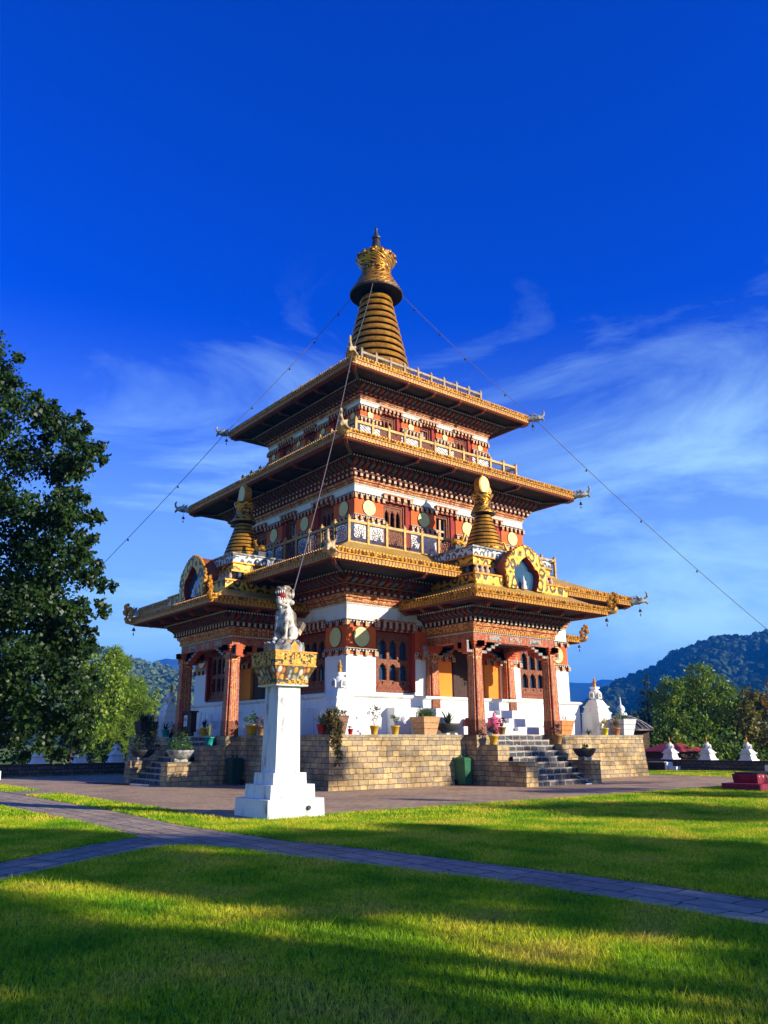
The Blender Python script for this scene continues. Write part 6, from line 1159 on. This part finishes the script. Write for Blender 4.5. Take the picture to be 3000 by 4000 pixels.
# ------------------------------------------------------------------ boundary walls and their small stupas
M['rubble'] = brickmat('rubble_wall', (.20, .16, .13), (.10, .09, .085), (.05, .045, .04), .34, .17, .02, bump=.9, dark=(.5, .5, .5), squash=.6)
def wall(name, x0, x1, y0, y1, h, label):
    t = thing(name, label, 'wall'); w = MB(); w.box(x0, x1, y0, y1, -.1, h-.05, M['rubble']); w.build('stone_body', t); c = MB(); c.box(x0-.04, x1+.04, y0-.04, y1+.04, h-.05, h, M['capw']); c.build('coping', t)
M['capw'] = plain('red_coping', (.14, .055, .04), (.08, .04, .03), 5, .8)
wall('boundary_wall', 17.2, 17.6, -34, 11.2, .55, 'low rubble stone boundary wall with reddish coping behind the terrace at right')
wall('boundary_wall', -30, 17.1, 10.8, 11.2, .58, 'low rubble stone boundary wall under the trees at left')
def small_stupa(x, y, z, label, s=1.0, grp='small white stupas on the boundary walls'):
    t = thing('small_stupa', label, 'stupa', (x, y, z), 0, grp); m = M['white']; b = MB()
    b.frustum(0, 0, 0, .46, .06, .44, m); b.frustum(0, 0, .06, .38, .32, .30, m); b.frustum(0, 0, .32, .34, .36, .40, m); b.frustum(0, 0, .36, .40, .40, .40, m)
    for k in range(4): b.frustum(0, 0, .40+.045*k, .33-.04*k, .445+.045*k, .32-.04*k, m)
    b.build('stepped_base', t); d = MB(); d.lathe(0, 0, [(.15, .57), (.18, .62), (.24, .74), (.23, .80), (.10, .87)], m, 18); d.frustum(0, 0, .86, .09, .91, .09, m)
    for an in (math.pi, -math.pi/2):
        c, s_ = math.cos(an), math.sin(an); P = [(-.09, .61), (.09, .61), (.09, .74), (0, .82), (-.09, .74)]; d.face([(c*.262-s_*x_, s_*.262+c*x_, z_) for x_, z_ in P], m); P = [(-.05, .62), (.05, .62), (.05, .72), (0, .77), (-.05, .72)]; d.face([(c*.268-s_*x_, s_*.268+c*x_, z_) for x_, z_ in P], M['stonegrey'])
    d.build('dome', t); g = MB(); g.lathe(0, 0, [(.055, .91), (.035, 1.04), (.055, 1.06), (.04, 1.12), (.02, 1.18), (.004, 1.26)], M['goldpaint'], 12); g.build('gilt_spire', t); t.scale = (s*.85, s*.85, s)
small_stupa(17.4, -4.9, .55, 'small white stupa on the right wall, nearest the terrace'); small_stupa(17.4, -7.2, .55, 'small white stupa on the right wall, middle one of three'); small_stupa(17.4, -9.5, .55, 'small white stupa on the right wall, last one toward the right edge')
small_stupa(-12.7, 11.0, .58, 'small white stupa on the left wall, leftmost under the dark tree', .9); small_stupa(-10.65, 11.0, .58, 'small white stupa on the left wall half covered by hanging leaves', .85); small_stupa(-8.8, 11.0, .58, 'small white stupa on the left wall beside the terrace corner', 1.0)

# bronze roofed pavilion beyond the terrace
t = thing('pavilion', 'dark ribbed pavilion roof with a pale pinnacle behind the right stupa', 'pavilion', (21.6, 1.2, 0)); b = MB()
b.lathe(0, 0, [(1.95, 2.2), (1.95, 2.28), (1.6, 2.55), (1.1, 2.85), (.5, 3.1), (.25, 3.2)], M['bronze'], 24); 
for k in range(24):
    a = 2*math.pi*k/24; b.tube([(r_*math.cos(a), r_*math.sin(a), z_+.05) for r_, z_ in ((1.95, 2.28), (1.6, 2.55), (1.1, 2.85), (.5, 3.1))], .045, M['stonegrey'], 5)
b.build('roof', t)
b = MB(); b.lathe(0, 0, [(.40, 3.2), (.35, 3.35), (.15, 3.4), (.28, 3.55), (.22, 3.75), (.06, 3.9), (.02, 4.4)], M['white'], 14); b.build('pinnacle', t)
b = MB(); b.box(-1.2, 1.2, -1.2, 1.2, 0, 2.2, M['wooddark']); b.build('drum', t)
t = thing('shed', 'small shed with a red tin roof beyond the right wall', 'shed', (20.2, -3.4, 0)); b = MB(); b.box(-1.2, 1.2, -1.2, 1.2, 0, .95, M['wooddark']); b.build('wall', t); b = MB(); b.frustum(0, 0, .95, 1.5, 1.35, .35, M['redtin']) if 'redtin' in M else None
M['redtin'] = plain('red_tin', (.45, .05, .04), (.3, .04, .03), 5, .6); b = MB(); b.frustum(0, 0, .95, 1.55, 1.38, .5, M['redtin']); b.build('roof', t)
# small white slab seats by the wall, red stone altar on the lawn
t = thing('stone_bench', 'dark stone bench with white end panels before the right wall', 'bench', (16.4, -5.2, 0)); b = MB(); b.box(-.3, .3, -.1, .9, 0, .40, M['blockdark']); b.box(-.34, .34, -.14, .94, .40, .45, M['stonegrey']); b.build('seat', t); b = MB(); b.box(-.3, .3, -.24, -.12, 0, .42, M['white']); b.box(-.2, .2, -.75, -.3, 0, .2, M['white']); b.build('end_panel', t)
t = thing('offering_altar', 'low magenta red painted altar block on a stepped base at the right lawn edge', 'altar', (2.95, -17.6, 0)); M['magred'] = plain('magenta_red_paint', (.30, .012, .035), (.16, .008, .03), 5, .7)
b = MB(); b.box(-1.65, 1.75, -.75, .55, -.05, .22, M['magred']); b.build('base', t); b = MB(); b.frustum(0, 0, .22, 1.10, .50, 1.14, M['magred'], .42, .44)
for x in (-.15,): b.box(x, x+.12, -.46, -.40, .22, .44, M['dark'])
for k in range(9): b.face([(-1.0+.25*k-.05, -.445, .46), (-1.0+.25*k, -.444, .40-.04*(k % 3)), (-1.0+.25*k+.05, -.445, .46)], M['blockwhite'])
b.build('body', t); b = MB(); b.box(-1.0, 1.05, -.40, .42, .50, .54, M['dark']); b.build('slab', t)

# ------------------------------------------------------------------ pots and plants on the terrace
PM = {'yellow': plain('yellow_pot', (.72, .42, .03), (.6, .34, .03), 5, .5), 'red': plain('red_pot', (.40, .03, .02), (.3, .02, .015), 5, .5), 'bright_red': plain('bright_red_pot', (.62, .015, .02), rough=.5), 'turq': plain('turquoise_pot', (.02, .34, .30), (.015, .27, .25), 5, .5), 'terra': plain('terracotta_pot', (.45, .20, .09), (.36, .15, .07), 6, .8), 'brown': plain('ochre_brown_pot', (.38, .22, .06), (.3, .16, .05), 6, .7), 'lemon': plain('lemon_pot', (.80, .66, .02), rough=.5)}
plg = leafmat('pot_leaves', (.06, .14, .02), (.10, .20, .03)); pld = leafmat('pot_leaves_dark', (.015, .035, .012), (.03, .06, .018)); plp = leafmat('pot_leaves_pale', (.22, .30, .14), (.34, .40, .22)); pldry = leafmat('pot_leaves_dry', (.16, .11, .035), (.25, .17, .05))
def blades(name, c, n, L, w, mat, parent, seed, lean=.5, curve=.3, spread=.02):
    g = random.Random(seed); b = MB()
    for k in range(n):
        a = g.uniform(0, 2*math.pi); le = lean*g.uniform(.2, 1.1); l = L*g.uniform(.65, 1.1); P = []; rr_ = spread*math.sqrt(g.random()); a2 = g.uniform(0, 6.28); p = Vector(c)+Vector((math.cos(a2), math.sin(a2), 0))*rr_; an = le
        for q in range(6): P.append(p.copy()); d = Vector((math.cos(a)*math.sin(an), math.sin(a)*math.sin(an), math.cos(an))); p = p+d*l/5; an += curve*g.uniform(.5, 1.2)
        sd = Vector((-math.sin(a), math.cos(a), 0))
        for q in range(5):
            w0 = w*(1-(q/5)**2)*(.7 if q == 0 else 1); w1 = w*(1-((q+1)/5)**2); b.face([P[q]-sd*w0, P[q]+sd*w0, P[q+1]+sd*w1, P[q+1]-sd*w1] if w1 > .0005 else [P[q]-sd*w0, P[q]+sd*w0, P[q+1]], mat)
    return b.build(name, parent)
def pot(label, loc, r, h, pm, plant, pmat, seed=1, cat='potted plant', size=.3):
    t = thing('potted_plant', label, cat, loc, 0, None); b = MB()
    b.lathe(0, 0, [(r*.66, 0), (r*.92, h*.84), (r*1.06, h*.85), (r*1.08, h), (r*.95, h), (r*.93, h*.93)], PM[pm], 20, cap=False); b.lathe(0, 0, [(.001, h*.92), (r*.93, h*.93)], M['dark'], 16, cap=False); b.build('pot', t)
    if plant == 'bush': leaves('foliage', [(0, 0, h+size*.55, size*.5), (size*.2, 0, h+size*.4, size*.35), (-size*.22, .05, h+size*.45, size*.35)], 300, .055, pmat, t, seed, shell=.2)
    elif plant == 'sparse': 
        leaves('foliage', [(0, 0, h+size*.9, size*.28), (size*.32, 0, h+size*.6, size*.2), (-size*.2, .04, h+size*.75, size*.22), (.02, .0, h+size*.45, size*.16)], 150, .07, pmat, t, seed, shell=.1)
        w = MB()
        for dx, z in ((0, .9), (.32, .6), (-.2, .75)): w.tube([(0, 0, h*.9), (dx*size*.5, 0, h+size*z*.5), (dx*size, 0, h+size*z)], .008, M['bark'], 5)
        w.build('stem', t)
    elif plant == 'agave': blades('foliage', (0, 0, h*.9), 26, size*1.2, .026, pmat, t, seed, .9, .12)
    elif plant == 'sword': blades('foliage', (0, 0, h*.9), 14, size*1.25, .03, pmat, t, seed, .28, .05)
    elif plant == 'grassy': blades('foliage', (0, 0, h*.9), 60, size, .010, pmat, t, seed, .6, .4)
    elif plant == 'palm': blades('foliage', (0, 0, h*.9), 16, size*1.2, .04, pmat, t, seed, .9, .25)
    return t
Z = TZ+.002; Y = -8.62
def wooden_planter(label, loc, w, h, mat1, mat2, plant, pmat, seed, rz=0, size=.35):
    t = thing('wooden_planter', label, 'planter', loc, rz); b = MB(); b.frustum(0, 0, 0, w*.36, h, w*.5, mat1); 
    for z in (.33, .66): b.frustum(0, 0, h*z-.006, w*(.36+.14*z)+.004, h*z+.006, w*(.36+.14*z)+.006, M['wooddark'], cap=False)
    b.frustum(0, 0, h-.02, w*.51, h+.01, w*.515, mat2); b.build('box', t)
    if plant == 'grassy': blades('foliage', (0, 0, h-.02), 150, size*1.15, .014, pmat, t, seed, .75, .3, w*.4); 
    elif plant == 'twigs': blades('foliage', (0, 0, h-.02), 34, size*1.1, .008, pmat, t, seed, .6, .25, w*.38)
    elif plant: leaves('foliage', [(0, 0, h+.1, size*.5), (.25, 0, h+.06, size*.4), (-.28, 0, h+.06, size*.42)], 260, .06, pmat, t, seed, shell=.1)
    return t
M['pallet'] = plain('pallet_wood', (.62, .36, .16), (.42, .20, .08), 7, .7, vscale=(1, 1, 6)); M['orangewood'] = plain('orange_wood', (.66, .27, .08), (.5, .18, .05), 5, .7, vscale=(1, 1, 4)); M['greywood'] = plain('grey_wood', (.62, .63, .62), (.5, .51, .5), 4, .8); M['darkstone'] = plain('dark_bowl', (.05, .05, .055), (.03, .03, .03), 6, .6)
pot('spiky pale agave in a dark red pot left of the trailing planter', (-8.92, -8.4, Z), .17, .34, 'red', 'agave', plp, 1, size=.45)
t = wooden_planter('brown wooden planter overflowing with dry trailing plants at the near terrace corner', (-8.42, -8.5, Z), .70, .62, M['woodplain'] if False else plain('brown_planter', (.26, .13, .08), (.18, .09, .06), 5, .7, vscale=(1, 1, 5)), M['wooddark'], 'bush', pldry, 2, size=.5)
g_ = np.random.default_rng(5); tb = []
for k in range(46):
    f = k/46; tb.append((-.42+.26*f+g_.uniform(-.22, .22)*(1-.5*f), -.46+g_.uniform(-.08, .08), .70-1.75*f, .19-.08*f))
leaves('trailing_foliage', tb, 420, .06, leafmat('trailing_dry_leaves', (.07, .085, .025), (.20, .13, .04)), t, 9, shell=.2, droop=1.2)
pot('tiny cactus in a small bright red pot on the terrace edge', (-7.85, Y, Z), .10, .19, 'bright_red', 'bush', pld, 3, size=.12)
pot('tall sparse shrub in a yellow pot on the terrace edge, left one', (-6.80, Y, Z), .165, .31, 'yellow', 'sparse', pld, 4, size=.62)
pot('small leafy shrub in a yellow pot, right one of the two on the terrace edge', (-5.83, Y, Z), .165, .31, 'yellow', 'sparse', plg, 5, size=.42)
wooden_planter('pale wooden planter of long green grass left of the dark bowl', (-4.27, -8.5, Z), .82, .64, M['pallet'], M['pallet'], 'grassy', plg, 6, size=.55)
t = thing('planter_bowl', 'wide dark stone bowl holding a palm like cycad left of the front column', 'planter', (-3.1, -8.5, Z)); b = MB(); b.lathe(0, 0, [(.30, 0), (.26, .10), (.30, .14), (.44, .22), (.46, .32), (.50, .40), (.46, .42), (.38, .34)], M['darkstone'], 24, cap=False); b.box(-.3, .3, -.25, .25, 0, .06, M['white']); b.lathe(0, 0, [(.001, .36), (.40, .36)], M['dark'], 16, cap=False); b.build('bowl', t); blades('foliage', (0, 0, .34), 15, .80, .045, pld, t, 7, .95, .16)
pot('reddish leafed plant in an ochre pot right of the front column', (-.62, -9.0, Z), .17, .30, 'brown', 'bush', leafmat('red_green', (.12, .04, .025), (.16, .07, .03)), 8, size=.38)
pot('dark round bush in a yellow pot on the left stair wall', (-2.10, -9.95, 1.462), .19, .34, 'yellow', 'bush', pld, 9, size=.42)
pot('dark leafy plant in an ochre pot on the right stair wall', (1.55, -10.0, 1.462), .20, .37, 'brown', 'bush', leafmat('dark_red_leaf', (.06, .025, .018), (.10, .05, .02)), 10, size=.42)
def lowbowl(label, loc, leafm, seed, mat, size, r=.42, rz=0, swap=False):
    t = thing('planter_bowl', label, 'planter', loc, rz); b = MB(); b.lathe(0, 0, [(r*.55, .12), (r*.8, .20), (r*1.0, .34), (r*1.08, .42), (r*.98, .44), (r*.85, .38)], mat, 22, cap=False); b.lathe(0, 0, [(.001, .40), (r*.9, .40)], M['dark'], 16, cap=False); b.box(-r*.55, r*.55, -r*.35, r*.35, 0, .13, M['stonegrey']); b.build('bowl', t)
    if leafm: leaves('foliage', [(0, 0, .42+size*.4, size*.5), (size*.4, 0, .42+size*.25, size*.35), (-size*.4, 0, .42+size*.25, size*.35)], 260, .06, leafm, t, seed, shell=.2)
    return t
lowbowl('black boat shaped bowl with a little bonsai at the foot of the right stair wall', (1.56, -11.3, .862), plg, 11, M['darkstone'], .30)
wooden_planter('orange wooden planter with bare twigs right of the right portico column', (3.85, -8.3, Z), .86, .60, M['orangewood'], M['orangewood'], 'twigs', pldry, 12, size=.55)
pot('withered seedling in a brown pot at the foot of the right portico column', (2.95, -8.75, Z), .16, .30, 'brown', 'sparse', pldry, 13, size=.25)
t = thing('aloe_bush', 'bushy potless plant with arching leaves before the right stupa', 'plant', (5.35, Y, Z)); blades('foliage', (0, 0, 0), 80, .55, .012, leafmat('arching_leaf', (.14, .17, .04), (.22, .22, .06)), t, 14, .7, .5)
pot('yellow flowering plant in a bright lemon yellow pot right of the stupa', (6.55, Y, Z), .17, .30, 'lemon', 'bush', leafmat('yellow_flowers', (.35, .28, .02), (.45, .33, .03)), 15, size=.42)
pot('spreading dry plant in a terracotta pot beside the grey planter', (7.38, Y, Z), .20, .32, 'terra', 'bush', pldry, 16, size=.48)
wooden_planter('large whitish grey planter at the right end of the terrace', (8.22, -8.35, Z), 1.0, .72, M['greywood'], M['greywood'], 'bush', plg, 17, size=.55)
t = thing('spirit_pot', 'orange and yellow jars beside the pink barrel behind the front column', 'jar', (-1.25, -8.35, Z)); b = MB(); b.lathe(0, 0, [(.14, 0), (.20, .12), (.22, .3), (.14, .42), (.10, .46)], plain('yellow_jar', (.85, .45, .02), rough=.5), 18); b.build('yellow_jar', t); b = MB(); b.lathe(-.42, .2, [(.16, 0), (.2, .3), (.18, .55), (.08, .66)], plain('maroon_jar', (.16, .015, .03), rough=.5), 18); b.build('maroon_jar', t)
t = thing('plastic_barrel', 'bright pink plastic barrel with lid on the terrace by the front column', 'barrel', (-.42, -8.4, Z)); b = MB(); b.lathe(0, 0, [(.24, 0), (.28, .1), (.29, .5), (.27, .62)], plain('pink_plastic', (.80, .12, .26), rough=.4), 22); b.build('barrel_body', t); b = MB(); b.lathe(0, 0, [(.30, .62), (.30, .66), (.12, .70), (.07, .72), (.07, .84), (.04, .86)], plain('pink_lid', (.85, .22, .34), rough=.4), 22); b.build('lid', t)
# left portico side
X = -8.6
pot('dark leafy plant in a yellow pot between notice board and left column', (-9.15, .10, Z), .21, .34, 'yellow', 'agave', pld, 20, size=.42)
pot('bush with a white flower in a yellow pot right of the left portico column', (X, -2.95, Z), .25, .42, 'yellow', 'bush', plg, 21, size=.5)
pot('trailing dark plant in a dull yellow pot next to the white flower pot', (X, -3.72, Z), .18, .36, 'brown', 'bush', pldry, 22, size=.34)
pot('pale snake plant in a turquoise pot on the left stair wall', (-10.0, -2.10, 1.462), .19, .32, 'turq', 'sword', plp, 23, size=.52)
pot('dark plant in a turquoise pot on the far stair wall at left', (-10.0, 1.56, 1.462), .18, .30, 'turq', 'agave', pld, 24, size=.42)
pot('dark plant in an ochre yellow pot just left of the notice board', (X, 4.30, Z), .20, .33, 'yellow', 'agave', pld, 25, size=.4)
pot('small plant in a yellow pot at the far left of the terrace', (X, 6.7, Z), .17, .26, 'yellow', 'bush', plg, 26, size=.4)
pot('dark plant in a turquoise pot behind the far stair wall', (X, 5.35, Z), .19, .34, 'turq', 'agave', pld, 27, size=.42)
lowbowl('round grey stone bowl with bright bushy plant on the left stair wall', (-11.2, -2.1, .862), plg, 28, M['stonegrey'], .75, .50)
lowbowl('dark stone bowl with a hanging bush on the far left stair wall', (-11.2, 1.56, .862), pld, 29, M['darkstone'], 1.0, .48)
wooden_planter('tall dark planter with drooping fronds at the far left terrace corner', (-8.45, 8.15, Z), .9, .75, M['wooddark'], M['wooddark'], 'grassy', pld, 30, size=.7)
pot('big leafed plant in a dark pot half hidden behind the white pillar', (-8.5, -5.0, Z), .24, .4, 'red', 'palm', plp, 31, size=.75)
# notice board
t = thing('notice_board', 'dark wooden notice cabinet with a white no smoking sheet by the left column', 'notice board', (-9.20, 1.62, Z), R(-90)); b = MB(); b.box(-.52, .52, -.12, .14, .18, 1.0, M['wooddark']); b.box(-.58, .58, -.17, .19, 1.0, 1.07, M['wooddark']); b.box(-.46, -.38, -.08, .08, 0, .18, M['wooddark']); b.box(.38, .46, -.08, .08, 0, .18, M['wooddark']); b.build('cabinet', t)
b = MB(); b.box(-.18, .14, -.128, -.121, .42, .88, M['bead']); b.build('paper_sheet', t); b = MB(); blu = plain('blue_ink', (.03, .10, .35), bump=0); P = [(-.02+.085*math.cos(2*math.pi*k/18), -.134, .70+.085*math.sin(2*math.pi*k/18)) for k in range(19)]; b.tube(P, .012, blu, 5); b.tube([(-.08, -.134, .76), (.04, -.134, .64)], .011, blu, 5); b.box(-.12, .08, -.131, -.129, .52, .54, blu); b.box(-.12, .06, -.131, -.129, .47, .485, blu); b.build('no_smoking_sign', t)
b = MB(); b.box(-.40, -.33, -.128, -.121, .62, .70, M['bead']); b.build('small_note', t)
t = thing('folded_rack', 'white framed rack leaning beside the notice cabinet', 'rack', (-8.95, .90, Z), R(-90)); b = MB(); b.tube([(-.2, 0, 0), (-.2, .1, 1.0), (.2, .1, 1.0), (.2, 0, 0)], .02, M['white'], 6); 
for z in (.25, .5, .75): b.tube([(-.2, .03, z), (.2, .03, z)], .012, M['white'], 5)
b.build('frame', t)

# bins
def bin_(loc, rz, label, col):
    t = thing('wheeled_bin', label, 'bin', loc, rz); b = MB(); b.frustum(0, 0, .04, .20, .86, .245, col, .22, .26); b.frustum(0, 0, .86, .26, .90, .265, col); b.build('bin_body', t)
    b = MB(); b.frustum(0, 0, .90, .275, .96, .25, col); b.frustum(0, 0, .96, .25, 1.0, .18, col); 
    for s_ in (-1, 1): b.face([(s_*.12-.05, 0, 1.0), (s_*.12+.05, 0, 1.0), (s_*.12, .02, 1.12)], col); b.box(s_*.14-.04, s_*.14+.04, -.03, .03, .98, 1.08, col)
    b.build('lid', t)
    for s_ in (-1, 1): b = MB(); b.tube([(s_*.17, .21, .10), (s_*.25, .21, .10)], .10, M['dark'], 14); b.build('wheel', t)
gm_ = plain('green_plastic', (.03, .14, .06), (.022, .11, .05), 3, .45, bump=0); gd_ = plain('dark_green_plastic', (.012, .05, .035), (.01, .04, .03), 3, .5, bump=0)
bin_((-3.05, -9.25, .012), R(8), 'green wheeled bin against the sunlit terrace wall', gm_)
bin_((-9.45, -3.25, .012), R(-84), 'dark green wheeled bin in shade beside the left pilaster', gd_)
# hose down the right stairs
hs = MB(); P = [(-1.2, -9.3, TZ+.02), (-.9, -9.6, 1.66), (-.5, -10.0, 1.26), (-.2, -10.4, 1.04), (.1, -10.8, .64), (.5, -11.0, .45), (.95, -11.5, .24), (1.1, -11.9, .04), (.9, -12.05, .03), (.5, -12.0, .03)]
Q = []
for i in range(len(P)-1):
    for k in range(4): Q.append(Vector(P[i]).lerp(Vector(P[i+1]), k/4))
hs.tube(Q, .017, M['bead'], 6); tag(hs.build('garden_hose'), 'pale garden hose running down the right stairs', 'hose')
# dark pole and rods lying on the paving
hs = MB(); hs.tube([(-13.2, 1.2, .05), (-12.6, -.9, .05)], .03, M['wooddark'], 6); hs.tube([(-13.0, .6, .05), (-12.3, -1.9, .05)], .025, M['bead'], 6); hs.tube([(-13.4, 1.6, .06), (-13.1, .2, .05)], .02, M['dark'], 6); tag(hs.build('bundle_of_rods'), 'thin rods lying on the paving before the left steps', 'rods')
# socket cover on the pillar plinth
s_ = MB(); s_.lathe(0, 0, [(.05, 0), (.05, .02), (.03, .025)], M['bronze'], 12); o = s_.build('cable_outlet'); o.rotation_euler = (R(90), 0, 0); o.location = (-14.62, -16.41, .2); tag(o, 'round dark cable outlet on the pillar plinth', 'outlet')

# ------------------------------------------------------------------ haze
hb = MB(); hb.box(-3500, 3500, -1500, 3800, -12, 420, None) if False else None
me = bpy.data.meshes.new('haze'); bmh = bmesh.new(); bmesh.ops.create_cube(bmh, size=1); bmh.to_mesh(me); bmh.free(); ho = bpy.data.objects.new('haze', me); COL.objects.link(ho)
ho.scale = (3900, 3600, 332); ho.location = (1650, 1400, 332/2-12); tag(ho, 'thin blue air haze over the valley', 'haze', kind='stuff')
hm = bpy.data.materials.new('haze'); hm.use_nodes = True; t = hm.node_tree; t.nodes.clear(); o_ = t.nodes.new('ShaderNodeOutputMaterial'); pv = t.nodes.new('ShaderNodeVolumePrincipled'); pv.inputs['Color'].default_value = (.015, .28, 1.0, 1); pv.inputs['Density'].default_value = .00028; pv.inputs['Anisotropy'].default_value = 0
t.links.new(pv.outputs[0], o_.inputs['Volume']); me.materials.append(hm)
